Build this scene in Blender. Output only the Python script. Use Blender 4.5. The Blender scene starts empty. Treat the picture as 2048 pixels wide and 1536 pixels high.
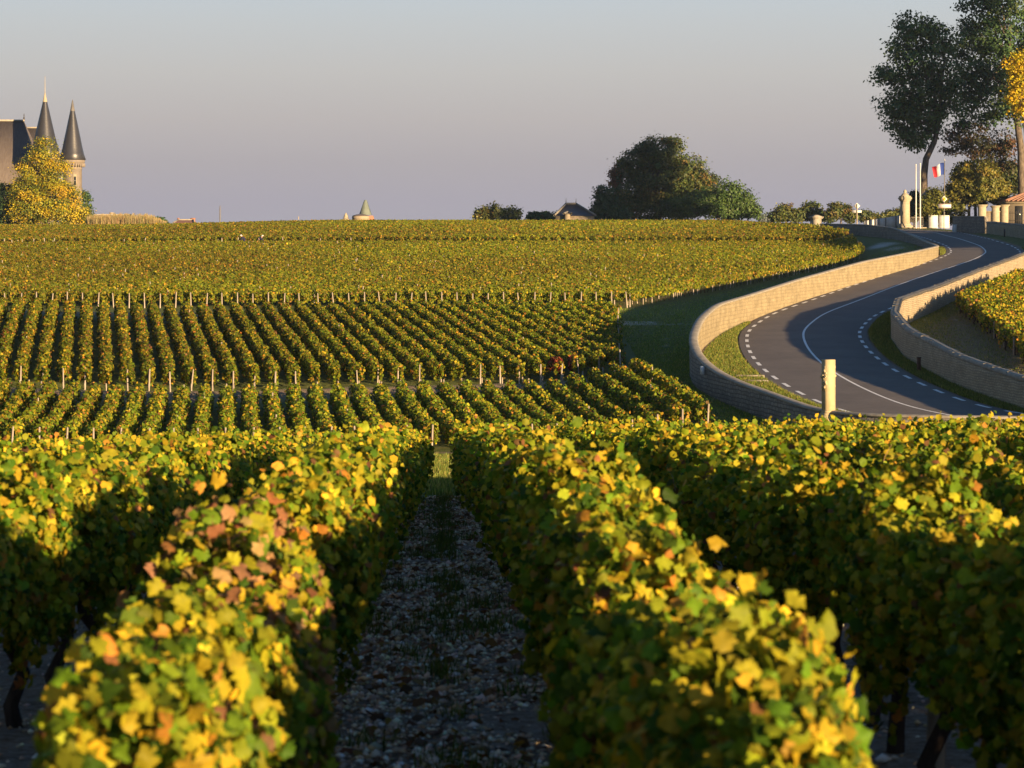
import bpy, math
import numpy as np
from mathutils import Vector

R = math.radians
SC = bpy.context.scene
COL = SC.collection

# ------------------------------------------------------------------ camera
F = 4836.0                       # focal length in pixels of the 2048 px wide photograph
HZ = 470.0                       # eye level (pixel row of the photograph)
cam_d = bpy.data.cameras.new("camera")
cam = bpy.data.objects.new("camera", cam_d)
COL.objects.link(cam)
cam_d.sensor_width = 36.0
cam_d.lens = F / 2048 * 36.0
cam.location = (0, 0, 0)
cam.rotation_euler = (R(90), 0, 0)
cam_d.shift_y = -(768 - HZ) / 2048
cam_d.clip_start = 0.3
cam_d.clip_end = 12000
cam_d.dof.use_dof = True
cam_d.dof.focus_distance = 125
cam_d.dof.aperture_fstop = 7.5
SC.camera = cam

# ------------------------------------------------------------------ world, sun, exposure
SUN_AZ, SUN_EL = 36.0, 7.5       # degrees to the right of straight behind the camera / above the horizon
SKY_STRENGTH = 0.068
SUN_STRENGTH = 5.0
EXPOSURE = 1.62
sun_dir = Vector((math.sin(R(SUN_AZ)) * math.cos(R(SUN_EL)), -math.cos(R(SUN_AZ)) * math.cos(R(SUN_EL)), math.sin(R(SUN_EL))))
world = bpy.data.worlds.new("World")
SC.world = world
world.use_nodes = True
wn, wl = world.node_tree.nodes, world.node_tree.links
wn.clear()
w_out = wn.new("ShaderNodeOutputWorld")
sky = wn.new("ShaderNodeTexSky")
sky.sky_type = 'NISHITA'
sky.sun_disc = False
sky.sun_elevation = R(SUN_EL)
sky.sun_rotation = math.atan2(sun_dir.x, sun_dir.y)
sky.air_density = 1.0
sky.dust_density = 0.6
sky.ozone_density = 4.0
bg_sky = wn.new("ShaderNodeBackground")
bg_sky.inputs[1].default_value = SKY_STRENGTH
wl.new(sky.outputs[0], bg_sky.inputs[0])
# the hazy earth-shadow band low over the horizon opposite the sun
geo = wn.new("ShaderNodeTexCoord")
sep = wn.new("ShaderNodeSeparateXYZ")
wl.new(geo.outputs["Generated"], sep.inputs[0])
band = wn.new("ShaderNodeMapRange")
band.inputs["From Min"].default_value = 0.0
band.inputs["From Max"].default_value = 0.12
wl.new(sep.outputs["Z"], band.inputs[0])
ramp = wn.new("ShaderNodeValToRGB")


def srgb(r, g, b):
    f = lambda c: ((c / 255 + 0.055) / 1.055) ** 2.4 if c > 10 else c / 255 / 12.92
    return (f(r), f(g), f(b), 1)


stops = [(0.0, (172, 168, 178)), (0.12, (173, 168, 177)), (0.25, (178, 172, 175)), (0.40, (189, 183, 181)),
         (0.56, (196, 194, 191)), (0.72, (197, 201, 202)), (0.85, (195, 205, 211)), (1.0, (188, 204, 214))]
el = ramp.color_ramp.elements
el[0].position, el[0].color = stops[0][0], srgb(*stops[0][1])
el[1].position, el[1].color = stops[-1][0], srgb(*stops[-1][1])
for p, c in stops[1:-1]:
    e = el.new(p)
    e.color = srgb(*c)
wl.new(band.outputs[0], ramp.inputs[0])
bg_band = wn.new("ShaderNodeBackground")
bg_band.inputs[1].default_value = 2.0 ** -EXPOSURE
wl.new(ramp.outputs[0], bg_band.inputs[0])
fade = wn.new("ShaderNodeMapRange")
fade.inputs["From Min"].default_value = 0.10
fade.inputs["From Max"].default_value = 0.26
fade.interpolation_type = 'SMOOTHSTEP'
wl.new(sep.outputs["Z"], fade.inputs[0])
mixw = wn.new("ShaderNodeMixShader")
wl.new(fade.outputs[0], mixw.inputs[0])
wl.new(bg_band.outputs[0], mixw.inputs[1])
wl.new(bg_sky.outputs[0], mixw.inputs[2])
wl.new(mixw.outputs[0], w_out.inputs[0])

sun_d = bpy.data.lights.new("sun", 'SUN')
sun_d.energy = SUN_STRENGTH
sun_d.angle = R(0.6)
sun_d.color = (1.0, 0.70, 0.38)
sun = bpy.data.objects.new("sun", sun_d)
sun.rotation_euler = sun_dir.to_track_quat('Z', 'Y').to_euler()
COL.objects.link(sun)

SC.view_settings.view_transform = 'Standard'
SC.view_settings.look = 'None'
SC.view_settings.exposure = EXPOSURE
SC.view_settings.gamma = 1.0
SC.cycles.max_bounces = 6
SC.cycles.transparent_max_bounces = 8

# ------------------------------------------------------------------ land form
def smooth(a, b, x):
    t = np.clip((x - a) / (b - a), 0, 1)
    return t * t * (3 - 2 * t)


def table(pts, sigma, lo, hi, step=0.5):
    ys = np.arange(lo, hi, step)
    zs = np.interp(ys, [p[0] for p in pts], [p[1] for p in pts])
    k = int(4 * sigma / step)
    w = np.exp(-0.5 * (np.arange(-k, k + 1) * step / sigma) ** 2)
    w /= w.sum()
    zs = np.convolve(np.pad(zs, k, mode='edge'), w, mode='valid')
    return lambda y: np.interp(y, ys, zs)


prof = table([(-100, -2.0), (5, -2.0), (9, -2.1), (20, -2.80), (30, -3.55), (43, -4.60), (70, -6.7), (92, -8.45), (98, -8.55),
              (112, -7.95), (115, -7.55), (149, -5.33), (168, -5.05), (200, -3.95), (257, -1.75), (267, -1.22), (300, 0.05), (330, 0.85),
              (352, 1.0), (400, 0.0), (600, -8), (1500, -30), (12000, -120)], 2.0, -150, 12000)
zroad = table([(0, -12.), (70, -8.4), (95, -7.15), (133, -5.36), (210, -1.74), (239, -0.42), (265, 0.17), (300, 0.8), (330, 0.9),
               (450, 0.9), (700, -6), (12000, -120)], 2.5, -50, 12000)


def road_center():
    P = np.array([(34, 88.5), (27, 89.2), (20, 91.2), (16.9, 94.2), (15.9, 97.5), (15.0, 106), (14.7, 114), (15.0, 123), (15.9, 133),
                  (18.6, 145), (22.4, 156), (26.2, 167.5), (30.7, 180.5), (35.0, 192), (38.6, 202), (41.9, 213), (43.6, 225),
                  (44.1, 238), (45.2, 252), (46.5, 265), (47.1, 276), (46.2, 287), (43, 298), (37, 307), (28, 313)], float)
    d = np.r_[0, np.cumsum(np.hypot(*np.diff(P, axis=0).T))]
    s = np.arange(0, d[-1], 0.5)
    x, y = np.interp(s, d, P[:, 0]), np.interp(s, d, P[:, 1])
    for _ in range(3):
        k = np.exp(-0.5 * (np.arange(-8, 9) / 4.0) ** 2)
        k /= k.sum()
        x = np.convolve(np.pad(x, 8, mode='edge'), k, mode='valid')
        y = np.convolve(np.pad(y, 8, mode='edge'), k, mode='valid')
    return np.stack([x, y], 1)


RC = road_center()
_o = np.argsort(RC[:, 1])
road_x = lambda y: np.interp(y, RC[_o, 1], RC[_o, 0])
# inner top line of the wall left of the road (x, y, top z) and of the wall right of it
WL = [(21, 86.4, -6.5), (16, 87.3, -6.5), (13.2, 89.2, -6.6), (11.9, 91.8, -6.68), (10.7, 98, -6.38), (9.8, 102, -6.2), (9.1, 106, -5.93), (8.65, 110, -5.5),
      (8.8, 116, -4.95), (9.7, 123, -4.25), (11.2, 131, -3.75), (13.9, 141, -3.5), (18.5, 155.5, -2.84), (25.5, 175, -1.9),
      (32.2, 193, -1.3), (36.3, 206, -0.95), (38.3, 217, -0.92), (39.5, 228, -0.70), (40.5, 243, -0.02), (41.2, 260, 0.80),
      (40.5, 276, 1.22), (38.8, 290, 1.36), (37.9, 296, 1.41)]
WRT = [(22.5, 88, -5.9), (20.6, 97, -5.75), (19.9, 102, -5.45), (19.5, 106, -5.25), (19.3, 112, -4.85), (19.3, 119, -4.55), (20.2, 129, -4.05),
       (22.1, 139.5, -3.62), (26.3, 152, -3.22), (31.2, 167, -2.65), (40.2, 192, -1.47), (43.2, 198.5, -1.1), (47.0, 207, -0.3), (49.8, 220, 0.5),
       (50.4, 235, 0.98), (51, 250, 1.25), (51.3, 262, 1.48)]


def densify(P, step=0.6, sm=2.0):
    P = np.array(P, float)
    d = np.r_[0, np.cumsum(np.hypot(np.diff(P[:, 0]), np.diff(P[:, 1])))]
    s = np.arange(0, d[-1] + 1e-6, step)
    Q = np.stack([np.interp(s, d, P[:, i]) for i in range(P.shape[1])], 1)
    if sm:
        n = int(4 * sm)
        k = np.exp(-0.5 * (np.arange(-n, n + 1) / sm) ** 2)
        k /= k.sum()
        out = Q.copy()
        for i in range(Q.shape[1]):
            a = np.pad(Q[:, i], n, mode='reflect', reflect_type='odd')
            out[:, i] = np.convolve(a, k, mode='valid')
        Q = out
    return Q


WLd = densify(WL, 0.6, 3.0)
WRd = densify(WRT, 0.6, 1.2)
_l = WLd[WLd[:, 1] > 91.5]
wall_lx = lambda y: np.interp(y, _l[:, 1], _l[:, 0])
wall_rx = lambda y: np.interp(y, WRd[:, 1], WRd[:, 0])


def H(x, y):
    x, y = np.asarray(x, float), np.asarray(y, float)
    L = prof(y)
    L = L + 0.0035 * np.maximum(0, -x - 12) ** 2 * smooth(60, 110, y) * smooth(160, 130, y)
    L = L - 0.62 * smooth(-22, -58, x) * smooth(235, 320, y)
    fg = smooth(85, 40, y)
    L = L + (0.013 * np.clip(x, 0, 9) + 0.030 * np.clip(x, -9, 0) * smooth(10, 25, y)) * fg
    zr = zroad(y)
    for line, w_, h_ in ((119.5 + 0.1736 * (x - 5.5) - 2.0, 0.9, 0.30), (149 + 0.1736 * (x + 25) + 3.2, 1.5, 0.32)):
        L = L + h_ * np.exp(-((y - line) / w_) ** 2) * smooth(8, 4, x)      # low earth berms at the headlands, raised so their slopes catch the sun
    on = smooth(80, 97, y)
    dl = wall_lx(y) - x                                       # metres left of the left wall
    Ll = L + (zr - 0.5 - L) * smooth(8, 1.5, dl) * on
    t = smooth(0.0, 1.0, (x - wall_lx(y)) / np.maximum(wall_rx(y) - wall_lx(y), 1)) * smooth(70, 95, y)
    Rr = zr - 0.22
    mid = zr - 0.5
    inside = smooth(0.0, 0.4, -dl) * smooth(0.0, 0.4, wall_rx(y) - x) * on
    z = Ll * (1 - t) + Rr * t
    z = z * (1 - inside) + mid * inside
    return z


def G(px, py, lo=30.0, hi=420.0, f=None):
    """first point of the land seen along the sight line of a photograph pixel"""
    D = np.linspace(lo, hi, 4000)
    X, Z = (px - 1024) / F * D, -(py - HZ) / F * D
    g = (f or (lambda x, y: H(x, y)))(X, D)
    i = int(np.argmax(Z <= g))
    return float(X[i]), float(D[i]), float(g[i])


def P(px, py, D):
    return np.array(((px - 1024) / F * D, D, -(py - HZ) / F * D))


# ------------------------------------------------------------------ mesh helpers
def mesh(name, V, faces, mat, parent=None, col=None, uv=None, smooth_=False, mids=None):
    """V (n,3); faces: array (m,k) or list of such; col per-face rgb (m,3); uv per-vertex (n,2)"""
    me = bpy.data.meshes.new(name)
    V = np.ascontiguousarray(V, dtype=np.float32)
    if not isinstance(faces, list):
        faces = [faces]
    faces = [np.asarray(f, dtype=np.int32) for f in faces if len(f)]
    sizes = np.concatenate([np.full(len(f), f.shape[1], np.int32) for f in faces])
    loops = np.concatenate([f.ravel() for f in faces]).astype(np.int32)
    starts = np.r_[0, np.cumsum(sizes)[:-1]].astype(np.int32)
    me.vertices.add(len(V))
    me.vertices.foreach_set("co", V.ravel())
    me.loops.add(len(loops))
    me.loops.foreach_set("vertex_index", loops)
    me.polygons.add(len(sizes))
    me.polygons.foreach_set("loop_start", starts)
    me.polygons.foreach_set("loop_total", sizes)
    if smooth_:
        me.polygons.foreach_set("use_smooth", np.ones(len(sizes), dtype=bool))
    for m in (mat if isinstance(mat, (list, tuple)) else [mat]):
        me.materials.append(m)
    if mids is not None:
        me.polygons.foreach_set("material_index", np.asarray(mids, np.int32))
    me.update(calc_edges=True)
    if col is not None:
        a = me.attributes.new("tint", 'FLOAT_COLOR', 'FACE')
        c = np.ones((len(sizes), 4), np.float32)
        c[:, :3] = col
        a.data.foreach_set("color", c.ravel())
    if uv is not None:
        u = me.uv_layers.new(name="UVMap")
        u.data.foreach_set("uv", np.asarray(uv, np.float32)[loops].ravel())
    ob = bpy.data.objects.new(name, me)
    COL.objects.link(ob)
    if parent is not None:
        ob.parent = parent
    return ob


def tag(o, label=None, cat=None, group=None, kind=None):
    if label: o["label"] = label
    if cat: o["category"] = cat
    if group: o["group"] = group
    if kind: o["kind"] = kind
    return o


def empty(name, loc=(0, 0, 0)):
    o = bpy.data.objects.new(name, None)
    o.empty_display_size = 0.3
    o.location = loc
    COL.objects.link(o)
    return o


class MB:
    """collects boxes, tubes, lathes and prisms into one mesh"""
    def __init__(s):
        s.V, s.F, s.n = [], {}, 0

    def add(s, V, F):
        V = np.asarray(V, float)
        F = np.asarray(F, int)
        s.V.append(V)
        s.F.setdefault(F.shape[1], []).append(F + s.n)
        s.n += len(V)
        return s

    def box(s, c, size, rz=0.0, taper=1.0, bev=0.0):
        sx, sy, sz = np.array(size) / 2
        if bev:
            b = bev
            prof_ = [(-sz, 1 - b / sx), (-sz + b, 1), (sz - b, taper), (sz, taper * (1 - b / sx))]
        else:
            prof_ = [(-sz, 1), (sz, taper)]
        V, Fq = [], []
        for z, k in prof_:
            for a, b_ in ((-1, -1), (1, -1), (1, 1), (-1, 1)):
                V.append((a * sx * k, b_ * sy * k, z))
        n = len(prof_)
        for i in range(n - 1):
            for j in range(4):
                Fq.append((4 * i + j, 4 * i + (j + 1) % 4, 4 * i + 4 + (j + 1) % 4, 4 * i + 4 + j))
        Fq.append((3, 2, 1, 0))
        Fq.append((4 * n - 4, 4 * n - 3, 4 * n - 2, 4 * n - 1))
        V = np.array(V)
        ca, sa = math.cos(rz), math.sin(rz)
        V = np.stack([V[:, 0] * ca - V[:, 1] * sa, V[:, 0] * sa + V[:, 1] * ca, V[:, 2]], 1) + np.array(c)
        return s.add(V, Fq)

    def lathe(s, c, prof_, seg=16, rz=0.0, cap=True):
        V, Fq = [], []
        for r, z in prof_:
            for j in range(seg):
                a = 2 * math.pi * j / seg + rz
                V.append((c[0] + r * math.cos(a), c[1] + r * math.sin(a), c[2] + z))
        for i in range(len(prof_) - 1):
            for j in range(seg):
                Fq.append((seg * i + j, seg * i + (j + 1) % seg, seg * (i + 1) + (j + 1) % seg, seg * (i + 1) + j))
        s.add(V, Fq)
        if cap:
            s.F.setdefault(seg, []).append(np.array([[s.n - seg + j for j in range(seg)]]))
        return s

    def tube(s, pts, radii, seg=7):
        pts = np.array(pts, float)
        V, Fq = [], []
        n = len(pts)
        for i in range(n):
            d = pts[min(i + 1, n - 1)] - pts[max(i - 1, 0)]
            d /= np.linalg.norm(d) + 1e-9
            u = np.cross(d, (0, 1, 0.13) if abs(d[1]) < 0.9 else (1, 0, 0))
            u /= np.linalg.norm(u)
            v = np.cross(d, u)
            for j in range(seg):
                a = 2 * math.pi * j / seg
                V.append(pts[i] + radii[i] * (math.cos(a) * u + math.sin(a) * v))
        for i in range(n - 1):
            for j in range(seg):
                Fq.append((seg * i + j, seg * i + (j + 1) % seg, seg * (i + 1) + (j + 1) % seg, seg * (i + 1) + j))
        b = s.n
        s.add(V, Fq)
        s.F.setdefault(seg, []).append(np.array([[b + (n - 1) * seg + j for j in range(seg)]]))
        return s

    def build(s, name, mat, parent=None, smooth_=False):
        return mesh(name, np.concatenate(s.V), [np.concatenate(f) for f in s.F.values()], mat, parent, smooth_=smooth_)


# ------------------------------------------------------------------ materials
def new_mat(name):
    m = bpy.data.materials.new(name)
    m.use_nodes = True
    n = m.node_tree.nodes
    b = n["Principled BSDF"]
    b.inputs["Specular IOR Level"].default_value = 0.3
    return m, n, m.node_tree.links, b


def coords(n, l, scale=(1, 1, 1), kind="Object"):
    t = n.new("ShaderNodeTexCoord")
    mp = n.new("ShaderNodeMapping")
    mp.inputs["Scale"].default_value = scale
    l.new(t.outputs[kind], mp.inputs[0])
    return mp.outputs[0]


def noise(n, l, vec, scale, detail=4, rough=0.6):
    t = n.new("ShaderNodeTexNoise")
    t.inputs["Scale"].default_value = scale
    t.inputs["Detail"].default_value = detail
    t.inputs["Roughness"].default_value = rough
    if vec is not None:
        l.new(vec, t.inputs["Vector"])
    return t.outputs["Fac"]


def crv(n, l, fac, stops):
    r = n.new("ShaderNodeValToRGB")
    e = r.color_ramp.elements
    e[0].position, e[0].color = stops[0][0], (*stops[0][1], 1)
    e[1].position, e[1].color = stops[-1][0], (*stops[-1][1], 1)
    for p, c in stops[1:-1]:
        x = e.new(p)
        x.color = (*c, 1)
    l.new(fac, r.inputs[0])
    return r.outputs[0]


def mix(n, l, fac, a, b, mode='MIX'):
    m = n.new("ShaderNodeMix")
    m.data_type = 'RGBA'
    m.blend_type = mode
    for sock, v in ((m.inputs[0], fac), (m.inputs[6], a), (m.inputs[7], b)):
        if isinstance(v, (int, float)):
            sock.default_value = v
        elif isinstance(v, tuple):
            sock.default_value = (*v, 1) if len(v) == 3 else v
        else:
            l.new(v, sock)
    return m.outputs[2]


def bump(n, l, b, height, strength, dist):
    bp = n.new("ShaderNodeBump")
    bp.inputs["Strength"].default_value = strength
    bp.inputs["Distance"].default_value = dist
    l.new(height, bp.inputs["Height"])
    l.new(bp.outputs[0], b.inputs["Normal"])
    return bp


def attr(n, name):
    a = n.new("ShaderNodeAttribute")
    a.attribute_name = name
    return a


def m_leaf(name, trans=0.32, rough=0.5, spec=0.35):
    m, n, l, b = new_mat(name)
    a = attr(n, "tint")
    nz = noise(n, l, coords(n, l), 38.0, 3)
    c = mix(n, l, 0.6, a.outputs["Color"], crv(n, l, nz, [(0.3, (0.68, 0.74, 0.6)), (0.7, (1.4, 1.34, 1.2))]), 'MULTIPLY')
    l.new(c, b.inputs["Base Color"])
    b.inputs["Roughness"].default_value = rough
    b.inputs["Specular IOR Level"].default_value = spec
    tr = n.new("ShaderNodeBsdfTranslucent")
    l.new(mix(n, l, 1.0, c, (1.25, 1.15, 0.55), 'MULTIPLY'), tr.inputs[0])
    ms = n.new("ShaderNodeMixShader")
    ms.inputs[0].default_value = trans
    l.new(b.outputs[0], ms.inputs[1])
    l.new(tr.outputs[0], ms.inputs[2])
    l.new(ms.outputs[0], n["Material Output"].inputs[0])
    return m


def m_simple(name, c1, c2, scale=6, rough=0.8, bs=0.3, bd=0.02, stretch=(1, 1, 1), spec=0.3, metal=0.0):
    m, n, l, b = new_mat(name)
    v = coords(n, l, stretch)
    nz = noise(n, l, v, scale, 6)
    l.new(crv(n, l, nz, [(0.3, c1), (0.7, c2)]), b.inputs["Base Color"])
    b.inputs["Roughness"].default_value = rough
    b.inputs["Specular IOR Level"].default_value = spec
    b.inputs["Metallic"].default_value = metal
    if bs:
        bump(n, l, b, nz, bs, bd)
    return m


def m_tint(name, rough=0.8):
    m, n, l, b = new_mat(name)
    l.new(attr(n, "tint").outputs["Color"], b.inputs["Base Color"])
    b.inputs["Roughness"].default_value = rough
    return m


def m_masonry(name, base, dark, mortar, bw, bh, bmp=0.6, contrast=1.0, mort=0.03, stain=0.5):
    """coursed stone laid out along the wall (UV: metres along, metres up)"""
    m, n, l, b = new_mat(name)
    t = n.new("ShaderNodeUVMap")
    nzc = n.new("ShaderNodeTexNoise")
    nzc.inputs["Scale"].default_value = 2.2
    nzc.inputs["Detail"].default_value = 3
    l.new(t.outputs[0], nzc.inputs["Vector"])
    off = n.new("ShaderNodeVectorMath")
    off.operation = 'MULTIPLY_ADD'
    l.new(nzc.outputs["Color"], off.inputs[0])
    off.inputs[1].default_value = (0.22, 0.15, 0)
    l.new(t.outputs[0], off.inputs[2])
    br = n.new("ShaderNodeTexBrick")
    br.inputs["Scale"].default_value = 1.0
    br.inputs["Brick Width"].default_value = bw
    br.inputs["Row Height"].default_value = bh
    br.inputs["Mortar Size"].default_value = mort
    br.inputs["Mortar Smooth"].default_value = 0.4
    br.inputs["Color1"].default_value = (*base, 1)
    br.inputs["Color2"].default_value = (*dark, 1)
    br.inputs["Mortar"].default_value = (*mortar, 1)
    br.offset_frequency = 2
    br.squash = 0.75
    br.squash_frequency = 3
    l.new(off.outputs[0], br.inputs["Vector"])
    n1 = noise(n, l, t.outputs[0], 1.1, 7, 0.65)
    n2 = noise(n, l, t.outputs[0], 9.0, 5, 0.7)
    c = mix(n, l, stain, br.outputs["Color"], crv(n, l, n1, [(0.32, (0.55, 0.53, 0.50)), (0.6, (1.1, 1.08, 1.05))]), 'MULTIPLY')
    c = mix(n, l, 0.55 * contrast, c, crv(n, l, n2, [(0.25, (0.45, 0.43, 0.4)), (0.62, (1.15, 1.15, 1.12))]), 'MULTIPLY')
    l.new(c, b.inputs["Base Color"])
    b.inputs["Roughness"].default_value = 0.9
    ad = n.new("ShaderNodeMath")
    ad.operation = 'SUBTRACT'
    l.new(n2, ad.inputs[0])
    l.new(br.outputs["Fac"], ad.inputs[1])
    bump(n, l, b, ad.outputs[0], bmp, 0.04)
    return m


M = {}
M['vine'] = m_leaf("vine leaf", 0.42, 0.6, 0.16)
M['tree'] = m_leaf("tree leaf", 0.25, 0.55)
M['grass'] = m_leaf("grass blade", 0.25, 0.6, 0.2)
M['bark'] = m_simple("bark", (0.045, 0.035, 0.026), (0.16, 0.13, 0.10), 5, 0.95, 0.9, 0.05, (1, 1, 0.35))
M['vinewood'] = m_simple("vine wood", (0.018, 0.013, 0.010), (0.07, 0.05, 0.04), 30, 0.95, 0.9, 0.02, (1, 1, 0.25))
M['cane'] = m_simple("vine cane", (0.14, 0.08, 0.035), (0.26, 0.17, 0.07), 20, 0.7, 0.2, 0.005)
M['post'] = m_simple("weathered wood", (0.20, 0.165, 0.13), (0.40, 0.34, 0.27), 12, 0.9, 0.5, 0.01, (1, 1, 0.12))
M['tie'] = m_simple("white plastic", (0.6, 0.6, 0.6), (0.75, 0.75, 0.75), 8, 0.5, 0, 0)
M['paint'] = m_simple("white road paint", (0.55, 0.55, 0.53), (0.78, 0.78, 0.76), 4, 0.7, 0.2, 0.004)
M['white'] = m_simple("white paint", (0.48, 0.47, 0.45), (0.58, 0.57, 0.55), 3, 0.6, 0.1, 0.005)
M['whitebox'] = m_simple("grey white plastic", (0.55, 0.55, 0.54), (0.65, 0.65, 0.64), 3, 0.6, 0.1, 0.005)
M['limestone'] = m_simple("pale limestone", (0.26, 0.225, 0.155), (0.36, 0.315, 0.225), 3.5, 0.9, 0.5, 0.02)
M['concrete'] = m_simple("aged concrete", (0.15, 0.13, 0.10), (0.24, 0.21, 0.165), 5, 0.95, 0.5, 0.02)
M['stele'] = m_simple("yellow limestone", (0.33, 0.27, 0.15), (0.43, 0.355, 0.21), 2.5, 0.9, 0.3, 0.01)
M['coping'] = m_simple("coping stone", (0.19, 0.172, 0.138), (0.33, 0.295, 0.235), 2.6, 0.92, 0.6, 0.03)
M['wall_left'] = m_masonry("dressed stone wall", (0.30, 0.248, 0.152), (0.255, 0.208, 0.126), (0.225, 0.184, 0.112), 0.48, 0.21, 0.45, 0.9, 0.02, 0.6)
M['wall_right'] = m_masonry("rubble stone wall", (0.46, 0.378, 0.255), (0.36, 0.295, 0.20), (0.27, 0.222, 0.155), 0.28, 0.11, 1.0, 0.9, 0.02, 0.5)
M['wall_grey'] = m_masonry("grey stone wall", (0.30, 0.27, 0.23), (0.20, 0.18, 0.155), (0.14, 0.13, 0.11), 0.40, 0.17, 0.9, 1.0, 0.03, 0.5)
M['wall_cream'] = m_masonry("cream ashlar", (0.66, 0.55, 0.36), (0.60, 0.50, 0.33), (0.55, 0.45, 0.30), 0.8, 0.35, 0.2, 0.4, 0.012, 0.3)
M['cream'] = m_simple("cream plaster", (0.25, 0.205, 0.14), (0.32, 0.265, 0.185), 1.2, 0.9, 0.2, 0.02)
M['chateau'] = m_simple("chateau limestone", (0.155, 0.13, 0.104), (0.225, 0.19, 0.155), 1.0, 0.9, 0.3, 0.03)
M['slate'] = m_simple("slate", (0.019, 0.020, 0.025), (0.034, 0.034, 0.039), 2.0, 0.38, 0.5, 0.03, (1, 1, 5), 0.5)
M['slate2'] = m_simple("brown weathered slate", (0.095, 0.077, 0.068), (0.15, 0.125, 0.11), 1.6, 0.7, 0.5, 0.03, (4, 1, 0.4))
M['zinc'] = m_simple("zinc", (0.09, 0.085, 0.08), (0.15, 0.14, 0.13), 3, 0.5, 0.1, 0.01)
M['copper'] = m_simple("pale green copper", (0.11, 0.135, 0.115), (0.15, 0.175, 0.15), 1.0, 0.6, 0.1, 0.01)
M['brick'] = m_simple("brick red", (0.20, 0.09, 0.06), (0.34, 0.17, 0.11), 2.0, 0.9, 0.3, 0.02)
M['tile'] = m_simple("clay roof tile", (0.16, 0.08, 0.055), (0.34, 0.19, 0.13), 2.5, 0.85, 0.8, 0.06, (6, 1, 1))
M['iron'] = m_simple("dark iron", (0.02, 0.02, 0.022), (0.05, 0.045, 0.04), 4, 0.6, 0.1, 0.005)
M['window'] = m_simple("dark window", (0.015, 0.017, 0.02), (0.03, 0.032, 0.035), 1, 0.15, 0, 0)
M['rust'] = m_simple("rusty brown wood", (0.05, 0.025, 0.018), (0.11, 0.05, 0.03), 6, 0.9, 0.5, 0.01)
M['signyellow'] = m_simple("yellow sign face", (0.72, 0.46, 0.02), (0.78, 0.5, 0.03), 2, 0.5, 0, 0)
M['signred'] = m_simple("red sign paint", (0.45, 0.05, 0.04), (0.5, 0.06, 0.05), 2, 0.5, 0, 0)
M['flag'] = m_tint("flag cloth")
M['tint'] = m_tint("matte colours", 0.85)
M['navy'] = m_simple("navy work cloth", (0.010, 0.012, 0.03), (0.02, 0.022, 0.05), 8, 0.9, 0.3, 0.01)
M['skin'] = m_simple("skin", (0.42, 0.26, 0.19), (0.5, 0.32, 0.24), 6, 0.6, 0, 0)
M['cap'] = m_simple("pale cap", (0.5, 0.45, 0.42), (0.6, 0.55, 0.5), 6, 0.8, 0, 0)


def m_asphalt():
    m, n, l, b = new_mat("asphalt")
    v = coords(n, l)
    a = noise(n, l, v, 90, 3, 0.8)
    w = noise(n, l, v, 0.35, 5, 0.6)
    c = crv(n, l, a, [(0.25, (0.092, 0.090, 0.088)), (0.75, (0.158, 0.153, 0.149))])
    c = mix(n, l, 0.6, c, crv(n, l, w, [(0.3, (0.75, 0.75, 0.77)), (0.7, (1.15, 1.13, 1.1))]), 'MULTIPLY')
    c = mix(n, l, 0.5, c, crv(n, l, noise(n, l, v, 2.3, 6, 0.7), [(0.3, (0.8, 0.8, 0.8)), (0.65, (1.12, 1.1, 1.08))]), 'MULTIPLY')
    c = mix(n, l, 1.0, c, (1.12, 1.04, 0.98), 'MULTIPLY')
    l.new(c, b.inputs["Base Color"])
    b.inputs["Roughness"].default_value = 0.92
    b.inputs["Specular IOR Level"].default_value = 0.12
    bump(n, l, b, a, 0.4, 0.008)
    return m


def m_ground():
    """soil, grass and pale gravel, spread by the vertex attribute 'cover' (r grass, g gravel, b fallen leaves)"""
    m, n, l, b = new_mat("ground")
    v = coords(n, l)
    f1, f2, f3 = noise(n, l, v, 14, 6, 0.75), noise(n, l, v, 2.2, 5, 0.65), noise(n, l, v, 60, 3, 0.7)
    soil = mix(n, l, 0.6, crv(n, l, f2, [(0.3, (0.17, 0.115, 0.08)), (0.7, (0.33, 0.235, 0.17))]),
               crv(n, l, f1, [(0.3, (0.45, 0.45, 0.45)), (0.7, (1.4, 1.35, 1.3))]), 'MULTIPLY')
    grass = mix(n, l, 0.75, crv(n, l, f2, [(0.3, (0.065, 0.092, 0.024)), (0.5, (0.11, 0.135, 0.034)), (0.72, (0.19, 0.175, 0.06))]),
                crv(n, l, f1, [(0.3, (0.4, 0.42, 0.4)), (0.7, (1.45, 1.4, 1.3))]), 'MULTIPLY')
    grav = mix(n, l, 0.7, (0.50, 0.45, 0.39), crv(n, l, f3, [(0.3, (0.4, 0.4, 0.4)), (0.7, (1.2, 1.2, 1.2))]), 'MULTIPLY')
    a = attr(n, "cover")
    s = n.new("ShaderNodeSeparateColor")
    l.new(a.outputs["Color"], s.inputs[0])

    def edge(sock, nz, soft=0.35):
        ad = n.new("ShaderNodeMath")
        ad.operation = 'ADD'
        l.new(sock, ad.inputs[0])
        l.new(nz, ad.inputs[1])
        mr = n.new("ShaderNodeMapRange")
        mr.inputs["From Min"].default_value = 1.0 - soft / 2
        mr.inputs["From Max"].default_value = 1.0 + soft / 2
        l.new(ad.outputs[0], mr.inputs[0])
        return mr.outputs[0]
    c = mix(n, l, edge(s.outputs[0], f2, 0.45), soil, grass)
    c = mix(n, l, edge(s.outputs[1], f1, 0.30), c, grav)
    l.new(c, b.inputs["Base Color"])
    b.inputs["Roughness"].default_value = 0.95
    b.inputs["Specular IOR Level"].default_value = 0.15
    bump(n, l, b, f1, 0.9, 0.06)
    return m


M['asphalt'] = m_asphalt()
M['ground'] = m_ground()
M['stone'] = m_tint("pebble", 0.85)

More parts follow.
